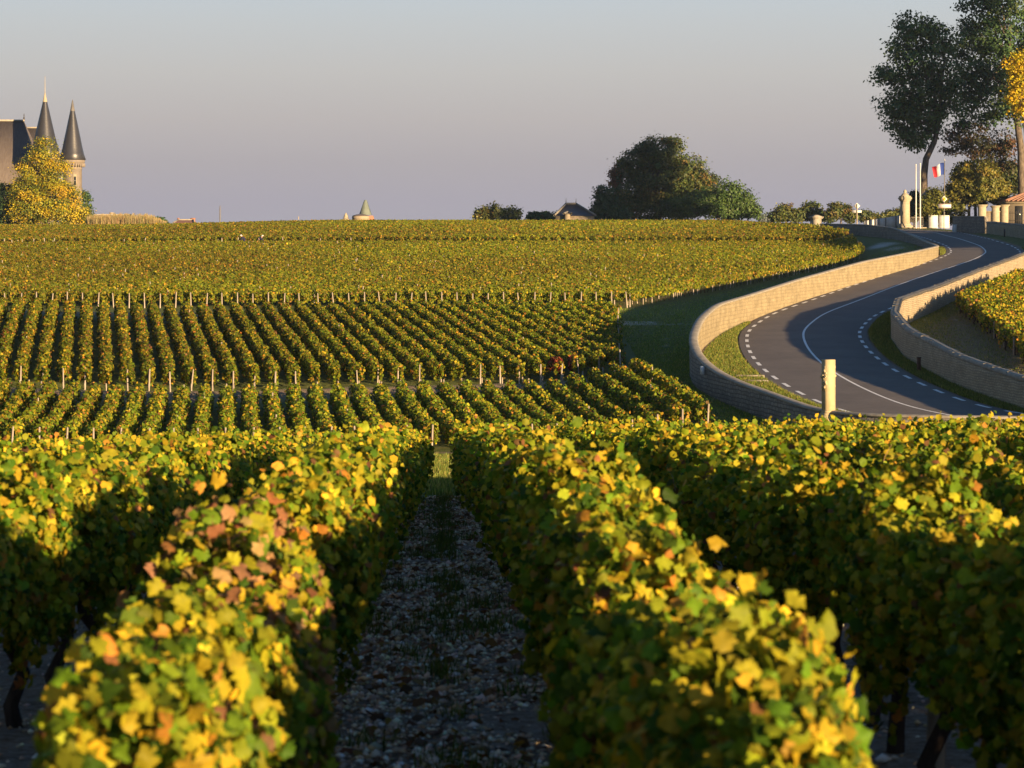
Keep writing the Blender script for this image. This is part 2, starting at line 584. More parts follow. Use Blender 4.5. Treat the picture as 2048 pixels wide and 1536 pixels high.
rng = np.random.default_rng(7)


def set_cover(ob, cover):
    a = ob.data.attributes.new("cover", 'FLOAT_COLOR', 'POINT')
    c = np.ones((len(cover), 4), np.float32)
    c[:, :3] = cover
    a.data.foreach_set("color", c.ravel())


def grid(xs, ys):
    X, Y = np.meshgrid(xs, ys)
    nx, ny = len(xs), len(ys)
    i = np.arange(nx * ny).reshape(ny, nx)
    Fq = np.stack([i[:-1, :-1].ravel(), i[:-1, 1:].ravel(), i[1:, 1:].ravel(), i[1:, :-1].ravel()], 1)
    return X.ravel(), Y.ravel(), Fq


# ------------------------------------------------------------------ ground sheet
def spread(lo, hi, fine_lo, fine_hi, step, grow=1.22):
    a = list(np.arange(fine_lo, fine_hi + 1e-6, step))
    s = step
    while a[-1] < hi:
        s *= grow
        a.append(a[-1] + s)
    s = step
    b = []
    x = fine_lo
    while x > lo:
        s *= grow
        x -= s
        b.append(x)
    return np.array(b[::-1] + a)


FG_END = 42.0
path_x = lambda y: -0.0287 * y
gx = spread(-4000, 4000, -42, 56, 0.6)
gy = np.concatenate([np.arange(-60, 0, 4), np.arange(0, 46, 0.4), np.arange(46, 92, 1.0), np.arange(92, 300, 0.6),
                     spread(300, 11000, 300, 360, 3.0)])
gX, gY, gF = grid(gx, gy)
gZ = H(gX, gY) + 0.03 * np.sin(gX * 2.1 + gY * 1.3) * np.cos(gY * 1.7 - gX * 0.6)
cov = np.zeros((len(gX), 3))
grass = np.full(len(gX), 0.95)
grass[gY < FG_END + 1.5] = 0.12
grass[(gY > FG_END) & (gY < 93.5)] = 0.85
# bare earth headlands between the blocks of vines
low3 = 119.5 + 0.1736 * (gX - 5.5)
top3 = 149 + 0.1736 * (gX + 25)
low2 = 95.2 + 0.117 * (gX + 3)
for d, w in ((gY - (low3 - 2.6), 1.5), (gY - (top3 + 3.0), 2.6), (gY - (low2 - 1.2), 1.0)):
    grass -= 0.60 * np.exp(-(d / w) ** 2) * (gX < 7)
left_track = (gX > 5.5 + 0.02 * (gY - 119)) & (gX < wall_lx(gY)) & (gY > 96)
grass[left_track] = 0.72
right = (gX > wall_rx(gY)) & (gY > 85)
grass[right] = 0.46
grass[right & (gX < wall_rx(gY) + 2.0)] = 0.75
grav = np.zeros(len(gX))


def blob(px, py, rx, ry, amt):
    x, y, _ = G(px, py, 90, 260)
    global grav
    grav = np.maximum(grav, amt * np.exp(-((gX - x) / rx) ** 2 - ((gY - y) / ry) ** 2))


for px, py in ((1330, 678), (1329, 692), (1330, 705), (1332, 720), (1335, 735), (1340, 750), (1350, 765), (1352, 770)):
    blob(px, py, 0.5, 1.6, 0.62)
for px, py, rx, ry, a in ((1262, 646, 1.2, 2.2, .75), (1285, 646, 1.2, 2.0, .75), (1302, 648, 1.0, 1.6, .62), (1350, 648, .8, 1.4, .6), (1375, 650, .6, 1.2, .5),
                          (1385, 793, .9, 1.2, .70), (1412, 797, .9, 1.0, .72), (1440, 798, .8, 0.8, .6), (1760, 492, 1.6, 6, .7), (1775, 487, 1.6, 8, .6), (1790, 497, 1.6, 5, .55)):
    blob(px, py, rx, ry, a)
for px, py in ((1850, 640), (1870, 625), (1900, 610), (1930, 598), (1835, 660), (1850, 680), (1905, 640), (1925, 652)):
    blob(px, py, 0.5, 1.5, 0.5)
stony = (np.abs(gX - path_x(gY)) < 12) & (gY < FG_END)
grav[stony] = np.maximum(grav[stony], 0.46)
cov[:, 0], cov[:, 1] = np.clip(grass, 0, 1), grav
ground = mesh("ground", np.stack([gX, gY, gZ], 1), gF, M['ground'], smooth_=True)
set_cover(ground, cov)
tag(ground, "stony soil and grass of the two facing slopes", None, None, "structure")

# ------------------------------------------------------------------ road, verges, walls
def offset_line(C, o):
    d = np.gradient(C, axis=0)
    d /= np.linalg.norm(d, axis=1)[:, None]
    return C + o * np.stack([d[:, 1], -d[:, 0]], 1)       # positive = right of travel


def ribbon(name, C, o0, o1, dz, mat, parent=None, nseg=1, crown=0.0):
    os_ = np.linspace(o0, o1, nseg + 1)
    L = [offset_line(C, o) for o in os_]
    V = np.concatenate([np.c_[p, zroad(p[:, 1]) + dz + crown * (1 - (o / 3.4) ** 2)] for p, o in zip(L, os_)])
    n = len(C)
    Fq = []
    for k in range(nseg):
        i = np.arange(n - 1)
        Fq.append(np.stack([k * n + i, (k + 1) * n + i, (k + 1) * n + i + 1, k * n + i + 1], 1))
    return mesh(name, V, np.concatenate(Fq), mat, parent, smooth_=True)


# RC starts at the near end: going away from the camera, right of travel is +x
road = ribbon("road", RC, -3.42, 3.42, 0.02, M['asphalt'], None, 8, 0.05)
tag(road, "winding dark asphalt road climbing between two stone walls", None, None, "structure")
ribbon("centre_line", RC, -0.06, 0.06, 0.026, M['paint'], road, 1, 0.05)
_d = np.r_[0, np.cumsum(np.hypot(*np.diff(RC, axis=0).T))]
for side in (-1, 1):
    V, Fq = [], []
    for s0 in np.arange(1.0, _d[-1] - 2, 3.0):
        ss = np.linspace(s0, s0 + 1.45, 4)
        C = np.stack([np.interp(ss, _d, RC[:, 0]), np.interp(ss, _d, RC[:, 1])], 1)
        dr = np.stack([np.gradient(C[:, 0]), np.gradient(C[:, 1])], 1)
        dr /= np.linalg.norm(dr, axis=1)[:, None]
        nr = np.stack([dr[:, 1], -dr[:, 0]], 1)
        for k in range(3):
            q = [C[k] + nr[k] * side * 2.93, C[k] + nr[k] * side * 3.11, C[k + 1] + nr[k + 1] * side * 3.11, C[k + 1] + nr[k + 1] * side * 2.93]
            b = len(V)
            V += [(p[0], p[1], float(zroad(p[1])) + 0.026 + 0.05 * (1 - (3.02 / 3.4) ** 2)) for p in q]
            Fq.append((b, b + 1, b + 2, b + 3))
    mesh("edge_dashes", np.array(V), np.array(Fq), M['paint'], road)

vy = np.arange(87, 301, 0.5)
vu = np.linspace(0, 1, 34)
U, Yv = np.meshgrid(vu, vy)
lx, rx = wall_lx(Yv) - 0.2, wall_rx(np.minimum(Yv, 262)) + 0.2
rx = np.maximum(rx, 52 * (Yv > 262))
Xv = lx + (rx - lx) * U
Zv = zroad(Yv) - 0.035 + 0.10 * smooth(3.3, 5.2, np.abs(Xv - road_x(Yv))) + 0.015 * np.sin(Xv * 3 + Yv * 2)
i = np.arange(U.size).reshape(U.shape)
Fq = np.stack([i[:-1, :-1].ravel(), i[:-1, 1:].ravel(), i[1:, 1:].ravel(), i[1:, :-1].ravel()], 1)
verge = mesh("verge", np.stack([Xv.ravel(), Yv.ravel(), Zv.ravel()], 1), Fq, M['ground'], smooth_=True)
vc = np.zeros((U.size, 3))
vc[:, 0] = 0.80 - 0.55 * np.exp(-((np.abs(Xv - wall_lx(Yv))) / 0.35) ** 2).ravel() - 0.5 * np.exp(-((np.abs(Xv - road_x(Yv)) - 3.6) / 0.35) ** 2).ravel()
vc[:, 1] = 0.35 * np.exp(-((np.abs(Xv - road_x(Yv)) - 3.55) / 0.3) ** 2).ravel()
set_cover(verge, vc)
tag(verge, "grass verges beside the asphalt between the walls", None, None, "structure")


def wall(name, Pd, mat, cmat, thick, side, foot, label, cat="wall", cop_over=0.05, cop_h=0.10, ragged=0.0, jag=0.0, cname="coping", group=None, blk=2, gap=0.012, outer=None):
    """side=+1: body lies to the left of the line (line = inner top edge on the road side)"""
    C = Pd[:, :2]
    n = len(C)
    A, B = C, offset_line(C, -thick * side)
    top = Pd[:, 2] - cop_h
    top = top + ragged * np.interp(np.arange(n), np.arange(0, n + 6, 3), rng.normal(0, 1, len(np.arange(0, n + 6, 3))))
    fa, fb = foot(A), foot(B)
    bot = np.minimum(fa, fb) - 0.4
    s = np.r_[0, np.cumsum(np.hypot(*np.diff(C, axis=0).T))]
    rows = 6
    V, UV, Fq = [], [], []
    for face, pts in ((0, A), (1, B)):
        for k in range(rows + 1):
            z = bot + (top - bot) * k / rows
            jit = rng.normal(0, 0.012, n)
            V.append(np.c_[pts[:, 0] + jit, pts[:, 1], z])
            UV.append(np.c_[s + 0.37 * face, z - 0.03 * s * 0])
    for face in (0, 1):
        o = face * (rows + 1) * n
        for k in range(rows):
            j = np.arange(n - 1)
            q = np.stack([o + k * n + j, o + k * n + j + 1, o + (k + 1) * n + j + 1, o + (k + 1) * n + j], 1)
            Fq.append(q if face == 0 else q[:, ::-1])
    j = np.arange(n - 1)
    ta, tb = rows * n, (2 * rows + 1) * n
    Fq.append(np.stack([ta + j, ta + j + 1, tb + j + 1, tb + j], 1))
    for e in (0, n - 1):
        Fq.append(np.array([[e + k * n, e + (k + 1) * n, (rows + 1) * n + (k + 1) * n + e, (rows + 1) * n + k * n + e] for k in range(rows)]))
    Fa = np.concatenate(Fq)
    nf = rows * (n - 1)
    mids = np.zeros(len(Fa), int)
    if outer:
        mids[nf:2 * nf] = 1
    w = mesh(name, np.concatenate(V), Fa, [mat, outer] if outer else mat, uv=np.concatenate(UV), mids=mids)
    tag(w, label, cat, group)
    # coping: rounded slab along the top, cut in blocks
    prof_ = [(-cop_over, 0.0), (-cop_over, cop_h * 0.55), (0.02, cop_h * 0.95), (thick / 2, cop_h * 1.1), (thick - 0.02, cop_h * 0.95), (thick + cop_over, cop_h * 0.55), (thick + cop_over, 0.0)]
    V, Fq = [], []
    k0 = 0
    b = 0
    while k0 < n - 1:
        k1 = min(k0 + blk, n - 1)
        dz = rng.normal(0, jag)
        idx = np.arange(k0, k1 + 1)
        L = [offset_line(C, -o * side)[idx] for o, _ in prof_]
        sh = np.linspace(0, 1, len(idx))
        for pt, (o, h) in zip(L, prof_):
            q = pt.copy()
            q[0] += (pt[1] - pt[0]) * gap
            q[-1] -= (pt[-1] - pt[-2]) * gap
            V.append(np.c_[q, top[idx] + 0.003 + h + dz * (h > 0)])
        m = len(idx)
        for q in range(len(prof_)):
            q2 = (q + 1) % len(prof_)
            jj = np.arange(m - 1)
            Fq.append(np.stack([b + q * m + jj, b + q2 * m + jj, b + q2 * m + jj + 1, b + q * m + jj + 1], 1))
        for e in (0, m - 1):
            Fq.append(np.array([[b + 0 * m + e, b + 1 * m + e, b + 5 * m + e, b + 6 * m + e], [b + 1 * m + e, b + 2 * m + e, b + 4 * m + e, b + 5 * m + e]]))
        b += m * len(prof_)
        k0 = k1
    mesh(cname, np.concatenate(V), np.concatenate(Fq), cmat, w)
    return w


wl_foot = lambda p: np.minimum(H(p[:, 0] - 0.6, p[:, 1]), zroad(p[:, 1]) - 0.2)
wall("stone_wall", WLd, M['wall_left'], M['coping'], 0.34, 1, wl_foot,
     "long pale dressed stone wall curving along the left edge of the road", jag=0.0, blk=400, gap=0.0, outer=M['wall_grey'])
wr_foot = lambda p: np.minimum(H(p[:, 0] + 0.5, p[:, 1]), zroad(p[:, 1]) - 0.1)
wall("stone_wall", WRd, M['wall_right'], M['wall_right'] and M['coping'], 0.40, -1, wr_foot,
     "rough coursed rubble wall along the right edge of the road", cop_over=0.03, cop_h=0.16, ragged=0.012, jag=0.010, blk=1, gap=0.006)
lowp = densify([(51.3, 262.3, 2.05), (50.5, 267, 2.07), (49.5, 272.5, 2.09)], 0.5, 0)
wall("stone_wall", lowp, M['wall_grey'], M['coping'], 0.4, -1, wr_foot,
     "short grey stone wall below the round clipped tree", cop_h=0.08)


# ------------------------------------------------------------------ leaves
T0 = np.array([(0, -.28), (.15, -.46), (.38, -.42), (.42, -.22), (.56, -.06), (.48, .12), (.46, .36), (.26, .42), (0, .62),
               (-.26, .42), (-.46, .36), (-.48, .12), (-.56, -.06), (-.42, -.22), (-.38, -.42), (-.15, -.46)])
T0 = np.vstack([[(0, 0)], T0])
T0z = -0.30 * np.abs(T0[:, 0]) - 0.25 * T0[:, 1] ** 2
T0f = np.array([(0, k, k % 16 + 1) for k in range(1, 17)])
T1 = np.array([(0, -.38), (.48, -.18), (.44, .34), (0, .60), (-.44, .34), (-.48, -.18)])
T1z = -0.28 * np.abs(T1[:, 0])
T1f = np.array([(0, 1, 2, 3), (0, 3, 4, 5)])
T2 = np.array([(-.46, -.30), (.12, -.52), (.50, .22), (-.16, .54)])
T2z = np.array([0.0, 0.06, -0.05, 0.05])
T2f = np.array([(0, 1, 2, 3)])
LODS = [(T0, T0z, T0f), (T1, T1z, T1f), (T2, T2z, T2f)]


def leaves(C, N, size, lod, r, droop=0.6):
    """leaf blades at centres C facing N: returns verts, faces, faces per leaf"""
    t, tz, tf = LODS[lod]
    n = len(C)
    N = N / (np.linalg.norm(N, axis=1)[:, None] + 1e-9)
    v = r.normal(0, 1, (n, 3)) * 0.7
    v[:, 2] -= droop
    v -= (v * N).sum(1)[:, None] * N
    v /= np.linalg.norm(v, axis=1)[:, None] + 1e-9
    u = np.cross(v, N)
    k = len(t)
    curl = r.uniform(-0.8, 3.0, (n, 1, 1))
    V = C[:, None, :] + size[:, None, None] * (t[None, :, 0:1] * u[:, None, :] + t[None, :, 1:2] * v[:, None, :] + curl * tz[None, :, None] * N[:, None, :])
    if lod == 0:
        V = V + size[:, None, None] * r.normal(0, 0.075, V.shape)
    Fq = (tf[None, :, :] + (np.arange(n) * k)[:, None, None]).reshape(-1, tf.shape[1])
    return V.reshape(-1, 3), Fq, len(tf)


PAL_VINE = np.array([(0.045, 0.090, 0.007), (0.105, 0.165, 0.010), (0.205, 0.222, 0.014), (0.325, 0.275, 0.018), (0.45, 0.315, 0.022), (0.42, 0.20, 0.03), (0.24, 0.10, 0.035), (0.14, 0.07, 0.03)])


def pick(pal, w, n, r, var=0.22):
    w = np.array(w, float)
    w /= w.sum()
    c = pal[r.choice(len(pal), n, p=w)]
    return np.clip(c * np.exp(r.normal(0, var, (n, 1))) * np.exp(r.normal(0, 0.07, (n, 3))), 0, 0.9)


def wob(t, r, base):
    a = r.uniform(0, 6.28, 5)
    return sum(np.sin(t * base * f + p) / (1 + 0.4 * i) for i, (f, p) in enumerate(zip((1, 2.3, 3.9, 6.1, 9.7), a))) / 2.4


def row_foliage(a, b, dens, size, hw, z0, z1, lod, w, r, shoots=0.04, ragged=1.0, red=None, even=0.0, lean=(0.12, -0.42), wild=0.5):
    """a, b: ground ends (x,y); returns V, F, colours"""
    a, b = np.array(a, float), np.array(b, float)
    L = np.linalg.norm(b - a)
    d = (b - a) / L
    e = np.array((d[1], -d[0]))
    n = max(8, int(L * dens))
    t = r.uniform(-0.15, L + 0.15, n)
    th = r.uniform(-0.30 * math.pi, 1.30 * math.pi, n)
    rad = 1 - 0.55 * r.random(n) ** 1.4
    hwt = hw * (1 + 0.28 * ragged * wob(t, r, 1.7))
    top = z1 * (1 + 0.10 * ragged * wob(t, r, 2.3))
    lowz = z0 * (1 + 0.35 * ragged * wob(t, r, 2.9))
    zc, hh = (top + lowz) / 2, (top - lowz) / 2
    c, s = np.cos(th), np.sin(th)
    cx = hwt * rad * np.sign(c) * np.abs(c) ** 0.75
    cz = zc + hh * rad * np.sign(s) * np.abs(s) ** 0.75
    k = r.random(n) < shoots
    cz[k] += r.uniform(0.02, 0.10, k.sum())
    cx += 0.05 * ragged * wob(t, r, 1.1)
    if ragged > 1.6:
        weak = wob(t, r, 2.1) < -0.85
        cz[weak] *= r.uniform(.45, .85, weak.sum())
    x, y = a[0] + d[0] * t + e[0] * cx, a[1] + d[1] * t + e[1] * cx
    g = H(a[0] + d[0] * t, a[1] + d[1] * t)
    Cn = np.stack([x, y, g + cz], 1)
    N = np.stack([e[0] * c + lean[0], e[1] * c + lean[1], s * 0.55 + 0.22], 1) + r.normal(0, wild, (n, 3))
    sz = size * r.uniform(0.55, 1.25, n)
    V, Fq, per = leaves(Cn, N, sz, lod, r)
    col = pick(PAL_VINE, w, n, r)
    if even:
        mean = (PAL_VINE * (np.array(w) / sum(w))[:, None]).sum(0)
        patch = np.exp(0.30 * wob(t, r, 0.9) + 0.22 * wob(t, r, 4.0))
        col = (1 - even) * col + even * mean * patch[:, None]
        q = np.sin(x * .062 + 1.3) + np.sin(y * .085 + x * .021) + .7 * np.sin(x * .19 - y * .05 + 2) + .5 * np.sin(y * .31 + x * .11)
        tone = np.clip(0.5 + 0.26 * q, 0, 1)[:, None]
        col = col * (tone * np.array((1.06, 1.04, .95)) + (1 - tone) * np.array((.86, .70, .85)))
    # whole vines that have turned further than their neighbours
    turn = wob(t, r, 2.6)
    m = turn > 0.95
    if m.any():
        col[m] = pick(PAL_VINE, (0, .3, 1, 2, 2, .6, .25, .15), int(m.sum()), r)
    if red is not None:
        m = (t > red[0]) & (t < red[1])
        col[m] = pick(np.array([(0.16, 0.03, 0.02), (0.28, 0.07, 0.03), (0.1, 0.05, 0.02)]), (1, 1, .6), int(m.sum()), r)
    return V, Fq, np.repeat(col, per, 0)


def post_mesh():
    mb = MB()
    mb.lathe((0, 0, 0), [(0.040, -0.2), (0.038, 0.5), (0.034, 1.0), (0.020, 1.012)], 7)
    return mb.build("post", M['post'])


def trunk_mesh(k):
    r = np.random.default_rng(100 + k)
    mb = MB()
    x = r.normal(0, 0.03, 5)
    y = r.normal(0, 0.03, 5)
    zs = [-0.1, 0.1, 0.25, 0.38, 0.5]
    x[0] = y[0] = 0
    mb.tube([(x[i], y[i], zs[i]) for i in range(5)], [0.045, 0.036, 0.032, 0.036, 0.03], 7)
    for sgn in (-1, 1):
        mb.tube([(x[4], y[4], 0.46), (x[4] + 0.02, y[4] + sgn * 0.18, 0.55), (x[4], y[4] + sgn * 0.42, 0.58)], [0.022, 0.016, 0.009], 5)
    return mb.build("trunk", M['vinewood'])


def tie_mesh():
    mb = MB()
    mb.tube([(0.04, 0.0, 0.55), (0.065, 0.02, 0.5), (0.055, 0.05, 0.42), (0.075, 0.06, 0.30)], [0.007, 0.011, 0.010, 0.004], 5)
    mb.tube([(0.04, -0.02, 0.55), (0.075, -0.05, 0.53), (0.085, -0.09, 0.44)], [0.007, 0.010, 0.004], 5)
    return mb.build("tie", M['tie'])


def cane_mesh(k):
    r = np.random.default_rng(300 + k)
    tip = np.array((r.normal(0, 0.09), r.normal(0, 0.09), r.uniform(0.12, 0.22)))
    return MB().tube(np.array([(0, 0, 0), tip * 0.55, tip + np.array((tip[0] * 0.6, tip[1] * 0.6, -0.03))]), [0.0045, 0.0035, 0.0015], 4).build("cane", M['cane'])


CANES = [cane_mesh(k) for k in range(4)]
POST, TRUNKS, TIE = post_mesh(), [trunk_mesh(k) for k in range(5)], tie_mesh()
used_proto = set()


def place(proto, parent, x, y, z=None, s=1.0, h=1.0, rz=0.0, tilt=(0, 0)):
    if proto.name not in used_proto:
        used_proto.add(proto.name)
        o = proto
    else:
        o = proto.copy()
        COL.objects.link(o)
    o.parent = parent
    base = parent.location
    zz = float(H(x, y)) if z is None else z
    o.location = (x - base[0], y - base[1], zz - base[2])
    o.scale = (s, s, h)
    o.rotation_euler = (tilt[0], tilt[1], rz)
    return o


def vine_row(a, b, label, group, dens, size, hw, z0, z1, lod, w, r, shoots=0.05, ragged=1.0, near=None, red=None, even=0.0):
    x0, y0 = a
    g0 = float(H(x0, y0))
    root = empty("vine_row", (x0, y0, g0))
    tag(root, label, "vine row", group)
    if near is None:
        V, Fq, col = row_foliage(a, b, dens, size, hw, z0, z1, lod, w, r, shoots, ragged, red, even)
        Fs = Fq
    mesh("foliage", V - np.array((x0, y0, g0)), Fs, M['vine'], root, col=col)
    return root


# ---- the near block of vines: rows running away from the camera on either side of the stony alley
W_FG = (1.5, 2.7, 2.9, 2.3, 1.2, 0.26, 0.12, 0.16)
W_MID = (2.2, 2.8, 1.9, 0.9, 0.5, 0.35, 0.25, 0.3)
W_UP = (2.8, 2.6, 1.7, 0.8, 0.4, 0.35, 0.42, 0.5)
ordw = ["first", "second", "third", "fourth", "fifth", "sixth", "seventh", "eighth", "ninth", "tenth", "eleventh", "twelfth"]
for k in range(-8, 8):
    off = (k + 0.5) * 1.27
    r = np.random.default_rng(540 + k)
    y0 = max(2.4, (abs(off) - 1.3) / 0.2117 - 3)
    y1 = FG_END + r.uniform(-0.6, 0.6)
    if y0 > y1 - 2:
        continue
    ln = lambda y: (off + path_x(y), y)
    side = "right" if k >= 0 else "left"
    idx = k if k >= 0 else -k - 1
    if idx == 0:
        lab = "leafy gold and green vine row directly %s of the stony alley" % side if side == "right" else "vine row with russet leaves directly left of the stony alley"
    else:
        lab = "%s row of yellowing vines counted %s from the stony alley, in the near plot" % (ordw[idx], side)
    base = np.array((*ln(y0), float(H(*ln(y0)))))
    root = empty("vine_row", base)
    tag(root, lab, "vine row", "vine rows of the near plot")
    parts = []
    for (ya, yb, dens, lod, sz, hwf) in ((-1.5 if 0 < off < 7.5 else y0, y0, 300, 1, 0.09, .26), (y0, 12.0, 2900, 0, 0.0445, .235), (12.0, 22.0, 1800, 1, 0.050, .26), (22.0, y1, 1200, 1, 0.056, .35)):
        if yb > y0:
            ya = max(ya, y0)
        if yb - ya < 0.3:
            continue
        red = None
        ww = np.array(W_FG, float)
        parts.append(row_foliage(ln(ya), ln(yb), dens, sz, hwf, 0.40, 1.08, lod, ww, r, 0.07, 1.65, lean=(0.30, -0.66), wild=0.62))
    if k == -1:       # the patch of rust-brown leaves on the near left row
        for q, (V, Fq, col) in enumerate(parts):
            per = {3: 16, 4: 2}[Fq.shape[1]]
            cy = V[Fq[:, 0], 1]
            m = np.repeat(r.random(len(col) // per) < 0.26, per) & (cy > 6.4) & (cy < 8.8)
            col[m] = np.repeat(pick(np.array([(0.26, 0.13, 0.06), (0.20, 0.10, 0.05), (0.34, 0.21, 0.09)]), (1, 1, 1), len(col) // per, r), per, 0)[m]
    nv, Vs, Fs, Cs = 0, [], {}, {}
    for V, Fq, col in parts:
        Vs.append(V - base)
        Fs.setdefault(Fq.shape[1], []).append(Fq + nv)
        Cs.setdefault(Fq.shape[1], []).append(col)
        nv += len(V)
    ks = list(Fs)
    mesh("foliage", np.concatenate(Vs), [np.concatenate(Fs[q]) for q in ks], M['vine'], root, col=np.concatenate([np.concatenate(Cs[q]) for q in ks]))
    # shoots that stick out of the hedge
    for q in range(int((min(y1, 18) - y0) * 0.9) if y0 < 18 else 0):
        y = r.uniform(y0, min(y1, 18))
        x = ln(y)[0] + r.normal(0, 0.12)
        place(CANES[r.integers(4)], root, x, y, float(H(x, y)) + r.uniform(0.75, 0.98), 1.0, r.uniform(.8, 1.2), r.uniform(0, 6.28))
    # trunks, stakes and ties where they can be seen
    if abs(off) < 3.6:
        nt = 0
        for y in np.arange(math.ceil(max(y0, 4.5)), min(y1, 34), 1.0):
            yy = y + r.uniform(-0.12, 0.12)
            x = ln(yy)[0] + r.normal(0, 0.02)
            place(TRUNKS[r.integers(5)], root, x, yy, None, 1.0, r.uniform(0.9, 1.15), r.normal(0, 0.12))
            nt += 1
            if y < 26 and r.random() < 0.7:
                place(TIE, root, x, yy, None, 1.0, r.uniform(0.8, 1.2), r.uniform(0, 6.28))
    for y in np.arange(y0 + 1.5 + r.uniform(0, 2), y1, 5.0):
        place(POST, root, *ln(y), None, 1.0, r.uniform(0.92, 1.04), 0, (r.normal(0, .03), r.normal(0, .03)))
    place(POST, root, *ln(y1 + 0.25), None, 1.1, 0.98)

# ---- lower plot on the facing slope
d2 = np.array((-0.116, 0.9932))
e2 = np.array((0.9932, 0.116))


def hit(p, d, fn):
    """walk from p along d until y reaches the line fn(x)"""
    s = 0.0
    for _ in range(30):
        q = p + d * s
        s += (fn(q[0]) - q[1]) / d[1] * 0.9
    return p + d * s


for k in range(0, 37):
    r = np.random.default_rng(900 + k)
    p = np.array((6.75, 105.0)) - e2 * k * 1.0
    a = hit(p, d2, lambda x: 95.2 + (0.117 if x > -3 else 0.28) * (x + 3))
    b = hit(p, d2, lambda x: 113.2 + 0.117 * (x - 5.84))
    lab = "low plot vine row number %d counted leftward from the grass track" % (k + 1) if k else "vine row at the edge of the grass track in the low plot"
    row = vine_row(a, b, lab, "vine rows of the low plot", 230, 0.125, 0.29, 0.24, 1.06, 1, W_MID, r, ragged=1.9, even=0.15)
    if not -2.7 < a[0] < -1.5:
        place(POST, row, *(a - d2 * 0.2), None, 1.0, 1.04, 0, (r.normal(0, .03), r.normal(0, .04)))
    if r.random() < 0.7:
        place(POST, row, *(b + d2 * 0.15), None, 0.9, r.uniform(1.0, 1.15), 0, (r.normal(0, .03), r.normal(0, .04)))
    for f in (0.35, 0.7):
        if r.random() < 0.4:
            place(POST, row, *(a + (b - a) * (f + r.uniform(-.1, .1))), None, 0.9, r.uniform(1.08, 1.2))

# ---- middle plot
d3 = np.array((-0.171, 0.9853))
e3 = np.array((0.9853, 0.171))
low3f = lambda x: 119.5 + 0.1736 * (x - 5.5)
top3f = lambda x: 149 + 0.1736 * (x + 25)
for k in range(-7, 38):
    r = np.random.default_rng(1500 + k)
    p = np.array((5.3, 119.5)) - e3 * k * 1.0
    b = hit(p, d3, top3f)
    if k >= 0:
        a = hit(p, d3, low3f)
    else:                                  # short rows cut off by the track: start at the plot's right edge
        s = (p[0] - 5.3 - 0.04 * 0) / 0.211
        a = p + d3 * s
    if np.linalg.norm(b - a) < 2:
        continue
    if k < 0:
        lab = "short middle plot vine row cut off by the track, number %d up the slope" % (-k)
    else:
        lab = "middle plot vine row number %d counted leftward from the track corner" % (k + 1)
    red = (1.0, 2.2) if k == 2 else ((0.3, 1.6) if k == 3 else None)
    row = vine_row(a, b, lab, "vine rows of the middle plot", 215, 0.125, 0.27, 0.24, 1.08, 1, W_MID, r, ragged=1.9, red=red, even=0.15)
    if r.random() < .88:
        place(POST, row, *(a - d3 * r.choice((0.25, 0.2, -.15))), None, r.uniform(.85, 1.15), 1.0 + r.uniform(-.12, .10), 0, (r.normal(0, .04), r.normal(0, .06)))
    q = a - d3 * 0.75
    place(POST, row, *q, None, 0.9, 0.42, 0, (0.25, 0))                      # short anchor stake
    place(POST, row, *(b + d3 * 0.2), None, 0.9, r.uniform(0.5, 0.62))
    if r.random() < 0.6:
        place(POST, row, *(b + d3 * 0.3 + e3 * 0.14), None, 0.9, r.uniform(0.45, 0.55))
    for f in (0.3, 0.55, 0.8):
        if r.random() < 0.12:
            place(POST, row, *(a + (b - a) * f), None, 0.9, r.uniform(1.1, 1.2))

# ---- upper plot: rows slanting away to the right
d4 = np.array((0.358, 0.9337))
bx = lambda y: np.interp(y, [160, 235, 268, 292, 330, 350], [7.8 - 8 * .3834 + 0.77, 34.2, 37.2, 36.6, 36.0, 36.0])
front4 = lambda x: 167.5 + 0.02 * (x + 15)


def clip_row(p, ylo, yhi):
    """part of the row through p that lies in the picture and inside the plot"""
    ys = np.arange(ylo, yhi, 0.5)
    xs = p[0] + d4[0] / d4[1] * (ys - p[1])
    ok = (xs > -0.2117 * ys - 3.5) & (xs < bx(ys) + 0.01)
    ok &= ys > front4(xs) - 0.01
    if ok.sum() < 6:
        return None
    i0 = int(np.argmax(ok))
    i1 = len(ok) - 1 - int(np.argmax(ok[::-1]))
    return np.array((xs[i0], ys[i0])), np.array((xs[i1], ys[i1]))


